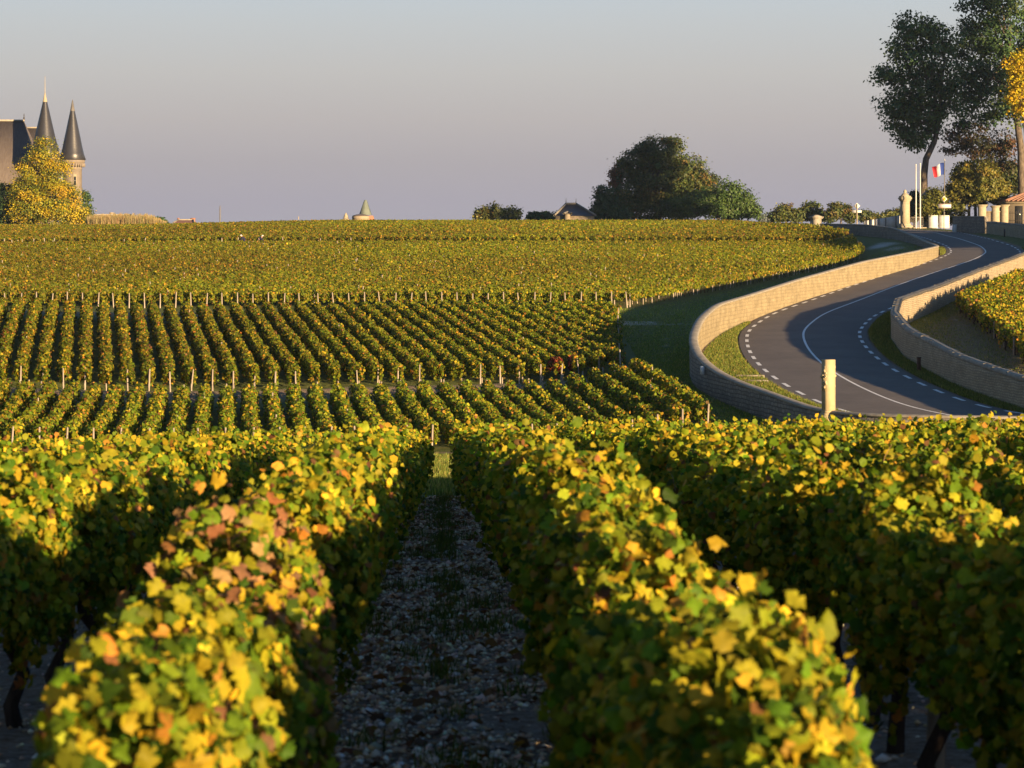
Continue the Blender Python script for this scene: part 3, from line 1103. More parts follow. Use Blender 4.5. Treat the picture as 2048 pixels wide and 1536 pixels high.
CROSS = 262.0
for k in range(0, 140):
    r = np.random.default_rng(2500 + k)
    p = np.array((7.9 - 1.071 * k, 167.5))
    c = clip_row(p, 160, CROSS - 3.5)
    if c is None:
        continue
    a, b = c
    Lr = np.linalg.norm(b - a)
    if Lr < 2:
        continue
    if k == 0:
        lab = "outermost vine row of the upper plot, its trunks showing above the shaded track"
    else:
        lab = "low vine row of the upper plot, merging with its neighbours into one leafy slope"
    row = vine_row(a, b, lab, "vine rows of the upper plot", 125, 0.165, 0.30, 0.30 if k > 1 else 0.45, 1.12, 2, W_UP, r, 0.06, 1.3, even=0.38)
    at_front = abs(a[1] - front4(a[0])) < 1.0
    if at_front:
        place(POST, row, *(a - d4 * 0.3), None, 1.15, r.uniform(0.98, 1.12), 0, (r.normal(0, .03), r.normal(0, .05)))
    if k in (0, 1):
        nt = int(Lr / 1.02)
        for q in range(nt):
            if q >= 95 and k == 0 or k == 1 and q > 20:
                break
            pt = a + d4 * (0.3 + q * 1.02 + r.uniform(-.1, .1))
            if q % 5 == 0:
                place(POST, row, *pt, None, 1.1, r.uniform(1.0, 1.2), 0, (r.normal(0, .03), r.normal(0, .05)))
            else:
                t = place(POST if r.random() < .5 else TRUNKS[r.integers(5)], row, *pt, None, 0.85, r.uniform(0.42, 0.6) if 0 else r.uniform(0.5, 0.62), r.uniform(0, 3))
                t.name = "trunk"
    else:
        for f in np.arange(r.uniform(0, 12), Lr, 16.0):
            if r.random() < 0.45:
                pt = a + d4 * f
                place(POST, row, *pt, None, 1.2, r.uniform(1.12, 1.28))

# the plot behind the cross path reads as one mass
Vs, Fs, Cs, nv = [], [], [], 0
for k in range(-10, 190):
    r = np.random.default_rng(4000 + k)
    p = np.array((7.9 - 1.071 * k, 167.5))
    c = clip_row(p, CROSS + 3.5, 352)
    if c is None:
        continue
    V, Fq, col = row_foliage(c[0], c[1], 60, 0.22, 0.32, 0.42, 1.12, 2, W_UP, r, 0.05, 1.3, even=0.38)
    Vs.append(V)
    Fs.append(Fq + nv)
    Cs.append(col)
    nv += len(V)
tag(mesh("vine_foliage", np.concatenate(Vs), np.concatenate(Fs), M['vine'], col=np.concatenate(Cs)),
    "distant vines beyond the cross path, up to the skyline", "vines", None, "stuff")

# posts where the vines begin again beyond the cross path
r = np.random.default_rng(88)
for px in (8, 24, 36, 45, 67, 89, 110, 249, 289, 444, 475, 566, 640, 702):
    y = CROSS + 3.0 + r.uniform(-.3, .3)
    x = (px - 1024) / F * y
    o = POST.copy()
    COL.objects.link(o)
    o.name = "vineyard_post"
    o.parent = None
    o.location = (x, y, float(H(x, y)))
    o.scale = (1.6, 1.6, r.uniform(.95, 1.2))
    o.rotation_euler = (r.normal(0, .03), r.normal(0, .05), 0)
    tag(o, "weathered wooden post at the front of the vines beyond the cross path", "post", "posts beyond the cross path")

# ---- plot right of the right wall
d5 = np.array((0.345, 0.9386))
for k in range(0, 17):
    r = np.random.default_rng(6000 + k)
    y = 148.0 - 2.35 * k
    a = np.array((27.6 - 0.085 * (148 - y), y)) + r.normal(0, 0.1, 2)
    b = a + d5 * (26 + 1.5 * k)
    lab = "golden vine row behind the right wall, number %d counted toward the camera" % (k + 1)
    row = vine_row(a, b, lab, "vine rows behind the right wall", 230, 0.14, 0.33, 0.34, 1.25, 1, (0.8, 1.8, 2.2, 1.8, 1.0, 0.6, 0.3, 0.2), r, 0.06, 2.2)
    for q in range(6):
        pt = a + d5 * (0.2 + q * 1.05)
        place(TRUNKS[r.integers(5)], row, *pt, None, 1.2, 1.0, 1.2 + r.normal(0, .1))
    if r.random() < .5:
        place(POST, row, *(a - d5 * 0.1), None, 1.1, .95, 0, (0.05, 0))

# ------------------------------------------------------------------ trees
PAL_DARK = np.array([(0.030, 0.072, 0.026), (0.050, 0.10, 0.034), (0.075, 0.13, 0.040), (0.13, 0.17, 0.04)])
PAL_GOLD = np.array([(0.045, 0.075, 0.012), (0.10, 0.14, 0.012), (0.24, 0.23, 0.012), (0.44, 0.33, 0.012), (0.48, 0.30, 0.012)])
PAL_OAK = np.array([(0.045, 0.070, 0.020), (0.080, 0.102, 0.024), (0.135, 0.130, 0.028), (0.18, 0.110, 0.028)])
PAL_PINE = np.array([(0.038, 0.075, 0.018), (0.060, 0.105, 0.022), (0.09, 0.14, 0.028)])
PAL_RUST = np.array([(0.25, 0.09, 0.035), (0.32, 0.14, 0.06), (0.16, 0.08, 0.04)])
PAL_LIME = np.array([(0.075, 0.085, 0.016), (0.13, 0.135, 0.022), (0.20, 0.18, 0.03), (0.26, 0.19, 0.03)])


def crown_mesh(lobes, D, depth, n_clump, per_clump, leaf, pal, w, r, cr=0.7, flat=0.6, shell=0.55, up=0.3, lod=2, reach=1.0):
    """lobes: (px, py, rx px, ry px[, weight]) at distance D -> clumps of leaves over and through each lobe"""
    areas = np.array([(l[4] if len(l) > 4 else l[2] * l[3]) for l in lobes], float)
    nl = r.choice(len(lobes), n_clump, p=areas / areas.sum())
    L = np.array([l[:4] for l in lobes], float)[nl]
    v = r.normal(0, 1, (n_clump, 3))
    v /= np.linalg.norm(v, axis=1)[:, None]
    rad = shell + (reach - shell) * r.random(n_clump) ** 0.6
    s = D / F
    off = v * rad[:, None]
    C = np.stack([(L[:, 0] - 1024) * s + off[:, 0] * L[:, 2] * s, D + off[:, 1] * depth * (L[:, 2] * s), -(L[:, 1] - HZ) * s + off[:, 2] * L[:, 3] * s], 1)
    q = np.repeat(np.arange(n_clump), per_clump)
    j = r.normal(0, 1, (len(q), 3)) * cr * 0.5 * np.array((1, 1, flat))
    P_ = C[q] + j
    N = v[q] * 0.8 + r.normal(0, 0.55, (len(q), 3))
    N[:, 2] += up
    V, Fq, per = leaves(P_, N, leaf * r.uniform(0.6, 1.35, len(q)), lod, r, 0.3)
    cc = pick(pal, w, n_clump, r, 0.18)
    col = 0.72 * cc[q] + 0.28 * pick(pal, w, len(q), r, 0.2)
    return V, Fq, np.repeat(col, per, 0), C


def tree(name, label, cat, D, lobes, trunk, pal, w, seed, n=500, per=32, leaf=0.30, depth=0.9, cr=0.8, group=None, limbs=True, tr=0.3, shell=0.5, flat=0.6, up=0.3, ground_z=None, reach=1.0, depth_m=None):
    """trunk: list of (px, py) pixel knots from the foot up"""
    r = np.random.default_rng(seed)
    t = np.array([P(a, b, D) for a, b in trunk])
    if ground_z is None:
        ground_z = float(H(t[0, 0], D)) - 0.3
    t[0, 2] = min(t[0, 2], ground_z)
    base = t[0].copy()
    root = empty(name, base)
    tag(root, label, cat, group)
    V, Fq, col, C = crown_mesh(lobes, D, depth, n, per, leaf, pal, w, r, cr, flat, shell, up, 2, reach)
    if depth_m:
        V[:, 1] = D + (V[:, 1] - D) * depth_m / 3.0
    mesh("crown", V - base, Fq, M['tree'], root, col=col)
    mb = MB()
    k = len(t)
    radii = np.linspace(tr, tr * 0.5, k)
    radii[0] *= 1.25
    mb.tube(t - base, radii, 10)
    if limbs:
        top = t[-1]
        for l in lobes:
            c = P(l[0], l[1], D) + np.array((0, r.normal(0, 0.5), 0))
            st = t[min(k - 1, max(1, r.integers(max(1, k - 2), k)))]
            m = (st + c) / 2 + np.array((0, 0, r.uniform(-0.2, 0.6)))
            mb.tube(np.array([st, m, c]) - base, [tr * 0.42, tr * 0.26, tr * 0.08], 6)
            for _ in range(3):
                e = c + r.normal(0, 1, 3) * np.array((l[2], l[2], l[3])) * D / F * 0.5
                mb.tube(np.array([m, (m + e) / 2 + r.normal(0, .15, 3), e]) - base, [tr * 0.18, tr * 0.11, tr * 0.03], 5)
        for q in r.choice(len(C), min(len(C), 60), replace=False):
            li = int(np.argmin([np.linalg.norm(P(l[0], l[1], D) - C[q]) for l in lobes]))
            st = P(lobes[li][0], lobes[li][1], D)
            mb.tube(np.array([st, (st + C[q]) / 2 + r.normal(0, .1, 3), C[q]]) - base, [tr * 0.10, tr * 0.07, tr * 0.02], 4)
    mb.build("trunk", M['bark'], root, True)
    return root


# left: golden tree before the chateau
tree("golden_tree", "tall golden autumn tree standing before the chateau towers", "tree", 396,
     [(90, 305, 24, 30), (72, 345, 38, 36), (110, 350, 27, 38), (60, 400, 44, 30), (100, 395, 56, 40), (134, 405, 29, 36), (55, 425, 34, 24), (120, 430, 56, 26), (165, 432, 22, 16), (42, 372, 16, 20)],
     [(95, 452), (94, 410), (92, 350), (91, 300)], PAL_GOLD, (2.0, 2.0, 2.0, 2.8, 1.2), 11, 480, 80, 0.22, 0.8, 1.3, tr=0.35)
tree("dark_bush", "dark green bush at the left edge below the chateau roof", "bush", 400,
     [(12, 400, 34, 34), (40, 385, 26, 26), (5, 435, 40, 24), (-20, 390, 26, 30), (52, 432, 22, 20)], [(10, 455), (10, 420), (14, 400)], PAL_DARK, (2, 2, 1, .3), 12, 260, 30, 0.33, 0.8, 0.9, tr=0.2)
tree("dark_conifer", "small dark tree peeping out right of the chateau tower", "tree", 424,
     [(172, 400, 9, 20), (174, 425, 10, 18), (178, 440, 8, 10)], [(172, 455), (172, 420), (171, 390)], PAL_DARK, (2, 2, .6, .1), 13, 70, 26, 0.32, 0.9, 0.7, tr=0.15)

# middle: bushes, oak, pine
tree("bush", "small green bush on the skyline left of the slate roofed house", "bush", 372,
     [(968, 430, 18, 12), (992, 426, 20, 14), (1018, 430, 16, 13), (1035, 432, 10, 12), (958, 436, 10, 8)], [(992, 452), (992, 440), (992, 430)], PAL_OAK, (2, 2, 1.4, .2), 14, 160, 28, 0.28, 0.8, 0.6, tr=0.12, flat=1.2)
tree("hedge", "low dark clipped hedge on the skyline beside the slate roofed house", "hedge", 366,
     [(1070, 434, 16, 9), (1092, 433, 18, 9), (1116, 434, 16, 9)], [(1092, 452), (1092, 445), (1092, 436)], PAL_DARK, (2, 2, 1, .2), 15, 130, 28, 0.26, 0.8, 0.5, tr=0.1)
tree("oak_tree", "broad domed dark oak on the skyline, its top turning brown", "tree", 384,
     [(1318, 305, 44, 34), (1275, 335, 36, 38), (1365, 345, 44, 40), (1320, 360, 60, 52), (1268, 385, 44, 40), (1385, 375, 46, 36), (1290, 420, 52, 28), (1360, 410, 50, 30), (1420, 362, 16, 14), (1240, 410, 24, 26), (1290, 300, 22, 18), (1345, 292, 18, 16)],
     [(1316, 460), (1316, 420), (1312, 370), (1318, 330)], PAL_OAK, (3.2, 2.6, .9, .35), 16, 1000, 44, 0.29, 0.8, 1.2, tr=0.5)
tree("rusty_tree", "small orange red tree leaning out left of the domed oak", "tree", 388,
     [(1236, 345, 13, 16), (1232, 366, 9, 14), (1243, 330, 8, 8), (1238, 382, 8, 10)], [(1244, 458), (1242, 410), (1238, 370)], PAL_RUST, (2, 2, 1), 17, 80, 28, 0.30, 0.8, 0.8, tr=0.18)
tree("dark_tree", "dark blue green tree at the foot of the domed oak, left", "tree", 376,
     [(1206, 392, 15, 22), (1218, 415, 26, 24), (1200, 425, 18, 16), (1240, 428, 22, 14)], [(1210, 455), (1210, 430), (1208, 400)], PAL_DARK, (3, 2, .4, .1), 18, 230, 32, 0.28, 0.8, 0.75, tr=0.2)
tree("pine_tree", "spreading bright green umbrella pine right of the domed oak", "tree", 374,
     [(1455, 388, 32, 26), (1485, 405, 28, 26), (1420, 400, 36, 22), (1380, 412, 44, 20), (1350, 418, 30, 18), (1505, 422, 18, 14), (1440, 420, 44, 16), (1475, 420, 34, 16)],
     [(1440, 458), (1438, 445), (1436, 430)], PAL_PINE, (2.4, 2.2, .7), 19, 560, 36, 0.26, 0.8, 0.85, tr=0.3, flat=1.0)
# right of the pine: far trees
for q, (x0, lob, D, sd, lab, nm) in enumerate([
        (1572, [(1570, 425, 22, 16), (1552, 434, 14, 10), (1590, 432, 16, 12)], 440, 21, "rounded brown green tree beyond the pine on the skyline", "far_tree"),
        (1622, [(1622, 422, 22, 18), (1605, 430, 16, 14), (1640, 430, 14, 12)], 446, 22, "dark far tree just left of the blue shaded wall pier", "far_tree"),
        (1682, [(1672, 420, 14, 16), (1690, 424, 14, 14), (1660, 432, 12, 12), (1702, 434, 12, 10)], 440, 23, "feathery far tree right of the blue shaded wall pier", "far_tree"),
        (1735, [(1728, 432, 14, 10), (1745, 436, 16, 8), (1762, 438, 14, 7)], 452, 24, "low brownish far trees behind the give way sign", "far_tree"),
        (1785, [(1782, 432, 16, 10), (1800, 430, 14, 12), (1768, 438, 12, 7)], 455, 25, "low golden brown far tree left of the sunlit gate pillar", "far_tree")]):
    tree(nm, lab, "tree", D, lob, [(x0, 456), (x0, 440), (x0, 430)], PAL_OAK, (2.2, 2.2, 1.0, .3), sd, 130, 28, 0.34, 0.8, 0.8, tr=0.2, group="far trees behind the vineyard", ground_z=-0.5)
tree("haze_tinted_tree", "very distant tree, haze painted into its pale bluish leaves, between pine and far trees", "tree", 1100,
     [(1525, 437, 10, 7), (1540, 438, 10, 6)], [(1532, 450), (1532, 443), (1532, 438)], np.array([(0.12, 0.15, 0.15), (0.15, 0.17, 0.17)]), (1, 1), 26, 90, 22, 0.6, 0.8, 1.5, tr=0.3, ground_z=-5)  # grey-blue leaf palette stands in for the haze of distance

# right: plane trees behind the gate
tree("plane_tree", "tall dark plane tree with a leaning forked trunk behind the gate", "tree", 312,
     [(1828, 60, 42, 30), (1800, 95, 34, 26), (1862, 70, 26, 32), (1890, 90, 24, 26), (1840, 120, 52, 36), (1786, 150, 36, 24), (1830, 180, 56, 34), (1885, 150, 40, 42), (1800, 215, 42, 26), (1850, 225, 46, 34), (1900, 205, 32, 34), (1815, 262, 34, 22), (1850, 270, 28, 18), (1832, 290, 14, 10), (1785, 235, 18, 16)],
     [(1849, 456), (1848, 400), (1848, 350), (1852, 318), (1868, 285), (1876, 255), (1878, 225)], PAL_DARK, (2.4, 2.4, 1.2, .25), 31, 540, 30, 0.32, 0.75, 1.1, tr=0.55, shell=0.3, reach=1.15)
tree("plane_tree", "biggest dark plane tree in the top right corner of the picture", "tree", 318,
     [(1970, 20, 46, 34), (2020, 30, 50, 40), (1945, 70, 36, 30), (2000, 80, 60, 36), (1925, 110, 24, 24), (1975, 140, 60, 44), (2040, 130, 40, 50), (1940, 185, 40, 40), (1995, 205, 52, 40), (2050, 210, 44, 40), (1935, 235, 26, 18), (2080, 80, 50, 60), (2000, -30, 70, 36), (2080, 150, 40, 60)],
     [(2046, 452), (2044, 380), (2042, 300), (2034, 240), (2020, 180), (2010, 120)], PAL_DARK, (2.4, 2.6, 1.3, .4), 32, 780, 31, 0.32, 0.75, 1.15, tr=0.6, shell=0.3, reach=1.15)
tree("golden_tree", "bright yellow tree lit by the sun at the right edge above the gatehouse", "tree", 268,
     [(2030, 130, 14, 26), (2040, 160, 16, 26), (2034, 190, 14, 20), (2050, 210, 14, 30), (2052, 140, 18, 40), (2036, 218, 9, 12)],
     [(2068, 440), (2060, 330), (2050, 260), (2044, 200)], np.array([(0.46, 0.35, 0.012), (0.52, 0.36, 0.012), (0.30, 0.27, 0.012), (0.10, 0.13, 0.012)]), (2, 2, 1.2, .8), 33, 150, 44, 0.25, 0.8, 0.9, tr=0.25, shell=0.2)
tree("thin_tree", "thin airy tree with pinkish brown twigs behind the clipped tree", "tree", 322,
     [(1912, 270, 24, 18), (1900, 300, 16, 16), (1940, 285, 30, 24), (1970, 300, 34, 24), (2005, 290, 30, 30), (1960, 255, 26, 18), (2000, 330, 34, 18), (1925, 250, 18, 12)],
     [(1952, 452), (1950, 380), (1946, 320), (1944, 280)], np.array([(0.05, 0.055, 0.02), (0.16, 0.085, 0.055), (0.11, 0.07, 0.04), (0.03, 0.04, 0.016)]), (2, 1, 1, 2), 34, 230, 26, 0.27, 0.8, 0.9, tr=0.2, shell=0.15)
tree("clipped_tree", "round clipped yellow green tree on a short trunk by the gate", "tree", 312,
     [(1952, 350, 46, 32), (1935, 385, 44, 28), (1975, 385, 42, 28), (1955, 370, 56, 36), (1995, 385, 22, 22), (1905, 390, 18, 20)],
     [(1938, 450), (1938, 425), (1940, 400), (1945, 380)], PAL_LIME, (2, 2.4, 1.4, .5), 35, 520, 40, 0.24, 0.8, 0.7, tr=0.22, shell=0.6)
tree("shrub", "rounded olive shrub between the gate pillars and the flag", "bush", 305,
     [(1868, 400, 22, 26), (1862, 420, 24, 20), (1885, 425, 22, 22), (1912, 428, 18, 18)], [(1870, 458), (1870, 440), (1868, 420)], PAL_LIME, (3, 2, .6, .1), 36, 220, 34, 0.25, 0.8, 0.7, tr=0.14)
tree("dark_shrub", "dark shrub seen between the sunlit gate pillar and the flagpoles", "bush", 322,
     [(1828, 402, 14, 20), (1825, 425, 16, 18), (1838, 415, 12, 24)], [(1828, 458), (1828, 440), (1828, 420)], PAL_DARK, (2, 2, .8, .1), 37, 130, 30, 0.26, 0.8, 0.6, tr=0.12)
tree("small_tree", "green tree above the tiled gatehouse roof at the right edge", "tree", 326,
     [(2020, 345, 30, 22), (2045, 370, 24, 20), (2010, 370, 18, 16), (2060, 340, 30, 30), (2070, 390, 20, 26)], [(2030, 452), (2030, 410), (2030, 370)], PAL_OAK, (3, 2, 1, .1), 38, 230, 34, 0.27, 0.8, 0.8, tr=0.2)

# the same avenue goes on just outside the picture; its crowns keep the two plane trees in shade
for q, (X_, Y_, w_, sh, lab) in enumerate(((80, 271, 95, 5.2, "plane tree of the avenue just outside the right edge, nearer the road"), (89, 272, 66, -3.2, "plane tree of the avenue outside the right edge, farther from the road"))):
    px = 1024 + X_ / Y_ * F
    tree("plane_tree", lab, "tree", Y_, [(px + dx * w_ * .2, HZ - (z - 1) / Y_ * F, w_, w_) for dx, z in ((-4, 21), (4, 21), (0, 24), (-4, 28), (4, 28), (0, 33), (-3, 38), (4, 39))],
         [(px + sh * 17.8, 458), (px + sh * 17.8, 330), (px + sh * 9, 180), (px, 100)], PAL_DARK, (2.4, 2.4, 1.2, .3), 60 + q, 420, 30, 0.6, 0.9, 2.4, tr=0.6)

px0 = 1024 + 65.5 / 215 * F
tree("tall_hedge", "tall evergreen hedge just outside the right edge, shading the far bend", "hedge", 215, [(px0 + d * 4, HZ - (z + .5) / 215 * F, 75, 62) for d in (-6, 0, 6) for z in (0.5, 3.2)],
     [(px0, 500), (px0, 450), (px0, 400)], PAL_DARK, (2, 2, 1, .1), 70, 420, 36, 0.4, 1.0, 1.2, tr=0.3, depth_m=19)

# dry reeds left of centre, on the skyline
r = np.random.default_rng(77)
n = 5200
rx_ = r.uniform(175, 330, n)
hgt = np.interp(rx_, [175, 190, 240, 300, 330], [12, 14, 16, 15, 4]) * r.uniform(0.55, 1.2, n) * (1 + .12 * np.sin(rx_ * .5) + .1 * np.sin(rx_ * 1.3))
Dd = r.uniform(352, 366, n)
X = (rx_ - 1024) / F * Dd
Z0 = H(X, Dd) + 0.2
Zt = (HZ - (447 - hgt)) / F * Dd
ln_ = r.normal(0, 0.18, n)
wd = r.uniform(0.02, 0.05, n)
V = np.stack([np.stack([X - wd, Dd, Z0], 1), np.stack([X + wd, Dd, Z0], 1), np.stack([X + ln_ + wd * .3, Dd, Zt], 1), np.stack([X + ln_ - wd * .3, Dd, Zt], 1)], 1).reshape(-1, 3)
c = pick(np.array([(0.30, 0.22, 0.11), (0.22, 0.17, 0.08), (0.14, 0.14, 0.05)]), (2, 2, 1), n, r)
tag(mesh("reeds", V, np.arange(4 * n).reshape(-1, 4), M['tree'], col=c), "belt of dry straw coloured reeds on the skyline beside the golden tree", "reeds", None, "stuff")
n = 420
V, Fq, col, _ = crown_mesh([(322, 442, 10, 5), (312, 440, 8, 6)], 368, 0.9, 30, 22, 0.25, PAL_DARK, (2, 2, 1, .2), r, 0.5)
b0 = P(318, 450, 368)
o = empty("bush", b0)
tag(o, "tiny dark bush at the right end of the dry reeds", "bush")
mesh("crown", V - b0, Fq, M['tree'], o, col=col)
MB().tube([(0, 0, -0.6), (0, 0, 0.2), (0.05, 0, 0.6)], [0.08, 0.06, 0.03], 6).build("trunk", M['bark'], o)

# ------------------------------------------------------------------ chateau
CD = 420.0
S = CD / F


def W3(px, py, D=CD):
    return P(px, py, D)


ch = empty("chateau", W3(60, 455))
cb = np.array(ch.location)
tag(ch, "stone chateau with steep slate roof and two pointed conical towers", "chateau")
rz1 = W3(0, 242, 426)[2]
ez = W3(0, 372, 420)[2]
xl, xr = W3(-160, 0, 426)[0], W3(48, 0, 426)[0]
xe = W3(84, 0, 420)[0]
y0, y1, yr = 419.5, 432.5, 426.0
gz = -1.0
mb = MB()
mb.add(np.array([(xl - 3, y0, gz), (xe - .25, y0 + .25, gz), (xe - .25, y1 - .25, gz), (xl - 3, y1, gz), (xl - 3, y0, ez), (xe - .25, y0 + .25, ez), (xe - .25, y1 - .25, ez), (xl - 3, y1, ez)]) - cb,
       [(0, 1, 5, 4), (1, 2, 6, 5), (2, 3, 7, 6), (3, 0, 4, 7)])
mb.build("wall", M['chateau'], ch)
# roof with a slight flare at the eaves
fz = ez + 1.6
k = 0.80
yf0, yf1 = y0 + (yr - y0) * (1 - k) * 0.6, y1 - (y1 - yr) * (1 - k) * 0.6
xf = xe - (xe - xr) * 0.16
mb = MB()
mb.add(np.array([(xl - 3, y0 - .5, ez), (xe + .4, y0 - .5, ez), (xe + .4, y1 + .5, ez), (xl - 3, y1 + .5, ez), (xl - 3, yf0, fz), (xf, yf0, fz), (xf, yf1, fz), (xl - 3, yf1, fz), (xl - 3, yr, rz1), (xr, yr, rz1)]) - cb,
       [(0, 1, 5, 4), (1, 2, 6, 5), (2, 3, 7, 6), (4, 5, 9, 8), (6, 7, 8, 9)])
mb.add(np.array([(xf, yf0, fz), (xf, yf1, fz), (xr, yr, rz1)]) - cb, [(0, 1, 2)])
roof = mb.build("roof", M['slate2'], ch)
mb = MB()
mb.box(np.array(((xl + xr) / 2, yr, rz1 + .1)) - cb, (xr - xl + .2, .35, .3))
mb.build("ridge_cap", M['coping'], roof)
mb = MB()
mb.lathe(np.array((xr, yr, rz1 + .2)) - cb, [(.16, 0), (.10, .15), (.16, .35), (.05, .6), (.09, .75), (.02, 1.15)], 8)
mb.build("finial", M['iron'], roof)
# second, lower roof behind
mb = MB()
x2, x3, z2 = W3(40, 0, 440)[0], W3(82, 0, 440)[0], W3(0, 256, 440)[2]
mb.add(np.array([(x2, 434, ez), (x3 + 2, 434, ez), (x2, 440, z2), (x3, 440, z2), (x2, 446, ez), (x3 + 2, 446, ez)]) - cb, [(0, 1, 3, 2), (4, 2, 3, 5)])
mb.add(np.array([(x3 + 2, 434, ez), (x3 + 2, 446, ez), (x3, 440, z2)]) - cb, [(0, 1, 2)])
rear = mb.build("rear_roof", M['slate2'], ch)
mb = MB()
mb.box(np.array(((x2 + x3) / 2, 440, z2 + .08)) - cb, (x3 - x2, .3, .25))
mb.build("ridge_cap", M['coping'], rear)
mb = MB()
mb.box(np.array(((x2 + x3) / 2 + 1, 440, (ez + gz) / 2)) - cb, (x3 - x2 + 1.5, 11, ez - gz - .05))
mb.build("rear_wall", M['chateau'], ch)


def tower(cx, D, apex, eave, prof_px, shaft_px, finial):
    c = P(cx, eave, D)
    s = D / F
    t = MB()
    zt = c[2]
    t.lathe((c[0] - cb[0], c[1] - cb[1], 0 - cb[2]), [(shaft_px * s, gz), (shaft_px * s, zt - 1.7), (shaft_px * s * 1.06, zt - 1.62), (shaft_px * s * 1.06, zt - 1.5),
                                                     (shaft_px * s * 1.02, zt - 1.45), (prof_px[-1][0] * s * 0.90, zt - .55), (prof_px[-1][0] * s * 0.93, zt - .5), (prof_px[-1][0] * s * 0.93, zt - .03)], 28)
    sh = t.build("tower", M['chateau'], ch, True)
    t = MB()
    for j in range(28):
        a = 2 * math.pi * j / 28
        rr = prof_px[-1][0] * s * 0.86
        t.box((c[0] - cb[0] + rr * math.cos(a), c[1] - cb[1] + rr * math.sin(a), zt - 1.0 - cb[2]), (.42, .17, .62), a)
    t.build("corbel", M['chateau'], sh)
    t = MB()
    rows = [(w * s, (HZ - y) / F * D) for w, y in prof_px][::-1]
    t.lathe((c[0] - cb[0], c[1] - cb[1], -cb[2]), [(rows[0][0] - .12, rows[0][1] - .12)] + rows, 28)
    rf = t.build("cone_roof", M['slate'], sh, True)
    t = MB()
    w0, y0_ = prof_px[1]
    t.lathe((c[0] - cb[0], c[1] - cb[1], -cb[2]), [(w0 * s * 1.05, (HZ - y0_) / F * D), (.05, (HZ - apex) / F * D + .1)], 14)
    if finial:
        t.lathe((c[0] - cb[0], c[1] - cb[1], (HZ - apex) / F * D - cb[2]), [(.07, -.2), (.05, 1.5), (.03, (apex - finial) * s)], 8)
    t.build("finial", M['zinc'] if not finial else M['limestone'], rf)
    # narrow window with stone surround
    t = MB()
    a = -math.pi / 2 + 0.42
    rr = shaft_px * s
    t.box((c[0] - cb[0] + (rr - .02) * math.cos(a), c[1] - cb[1] + (rr - .02) * math.sin(a), zt - 3.6 - cb[2]), (.30, .62, 2.1), a)
    f = t.build("window", M['limestone'], sh)
    t = MB()
    t.box((c[0] - cb[0] + (rr + .02) * math.cos(a), c[1] - cb[1] + (rr + .02) * math.sin(a), zt - 3.75 - cb[2]), (.28, .40, 1.5), a)
    t.build("pane", M['window'], f)
    return sh


tower(90, 417, 185, 313, [(0.6, 185), (4.5, 204), (10, 228), (15.5, 252), (20.5, 274), (24.5, 290), (27.5, 302), (31, 313)], 21, 152)
tower(145, 421, 200, 319, [(0.6, 200), (4.6, 222), (9.2, 243), (13.5, 264), (17.4, 283), (20.0, 296), (22.5, 307), (26.5, 319)], 18.5, None)

# ------------------------------------------------------------------ small roofs and masts on the skyline
def house(name, label, cat, D, x0, x1, ridge0, ridge1, ytop, yeave, walls, roofm, wallm, depth=6.0, chim=(), finials=False):
    o = empty(name, P((x0 + x1) / 2, 455, D))
    tag(o, label, cat)
    b = np.array(o.location)
    zt, ze = P(0, ytop, D)[2], P(0, yeave, D)[2]
    X0, X1, R0, R1 = (P(v, 0, D)[0] for v in (x0, x1, ridge0, ridge1))
    y0_, y1_ = D - depth / 2, D + depth / 2
    zb = min(-1.5, ze - 2)
    mb = MB()
    mb.add(np.array([(X0 + .2, y0_ + .2, zb), (X1 - .2, y0_ + .2, zb), (X1 - .2, y1_ - .2, zb), (X0 + .2, y1_ - .2, zb), (X0 + .2, y0_ + .2, ze), (X1 - .2, y0_ + .2, ze), (X1 - .2, y1_ - .2, ze), (X0 + .2, y1_ - .2, ze)]) - b,
           [(0, 1, 5, 4), (1, 2, 6, 5), (2, 3, 7, 6), (3, 0, 4, 7)])
    mb.build("wall", wallm, o)
    mb = MB()
    V = np.array([(X0, y0_, ze), (X1, y0_, ze), (X1, y1_, ze), (X0, y1_, ze), (R0, D, zt), (R1, D, zt)]) - b
    mb.add(V, [(0, 1, 5, 4), (2, 3, 4, 5)])
    mb.add(V, [(1, 2, 5), (3, 0, 4)])
    mb.add(V, [(3, 2, 1, 0)])
    rf = mb.build("roof", roofm, o)
    mb = MB()
    for a, c in ((0, 4), (1, 5), (4, 5)):
        mb.tube([V[a] + (0, -.03, .05), V[c] + (0, -.03, .05)], [.16, .16], 6)
    if finials:
        for c in (4, 5):
            mb.lathe(V[c], [(.08, 0), (.05, .4), (.02, .9)], 6)
    mb.build("ridge_cap", M['coping'], rf)
    for cx, cy, cw in chim:
        mb = MB()
        q = P(cx, cy, D)
        mb.box((q[0] - b[0], 0.6, q[2] - 1.0 - b[2]), (cw, .5, 2.0))
        mb.box((q[0] - b[0], 0.6, q[2] + .05 - b[2]), (cw + .15, .65, .12))
        mb.build("chimney", wallm, rf)
    return o


house("house", "slate hipped roof with pale ridges beside the domed oak", "house", 358, 1108, 1190, 1132, 1152, 408, 432, None, M['slate'], M['cream'], 7, (), True)
house("garden_shed", "little square cream wall in front of the slate roofed house", "shed", 354.5, 1127, 1143, 1133, 1137, 425, 428, None, M['cream'], M['cream'], 2.0)
house("farmhouse", "low long grey roof peeping over the dry reeds", "house", 470, 180, 268, 188, 262, 430, 436, None, M['slate2'], M['cream'], 8, ((222, 426, .7),))
house("cottage", "tiny red brown roof with a cream chimney on the left skyline", "house", 520, 350, 392, 357, 386, 440, 446, None, M['brick'], M['brick'], 6, ((385, 437, 1.0), (356, 437, .4)))

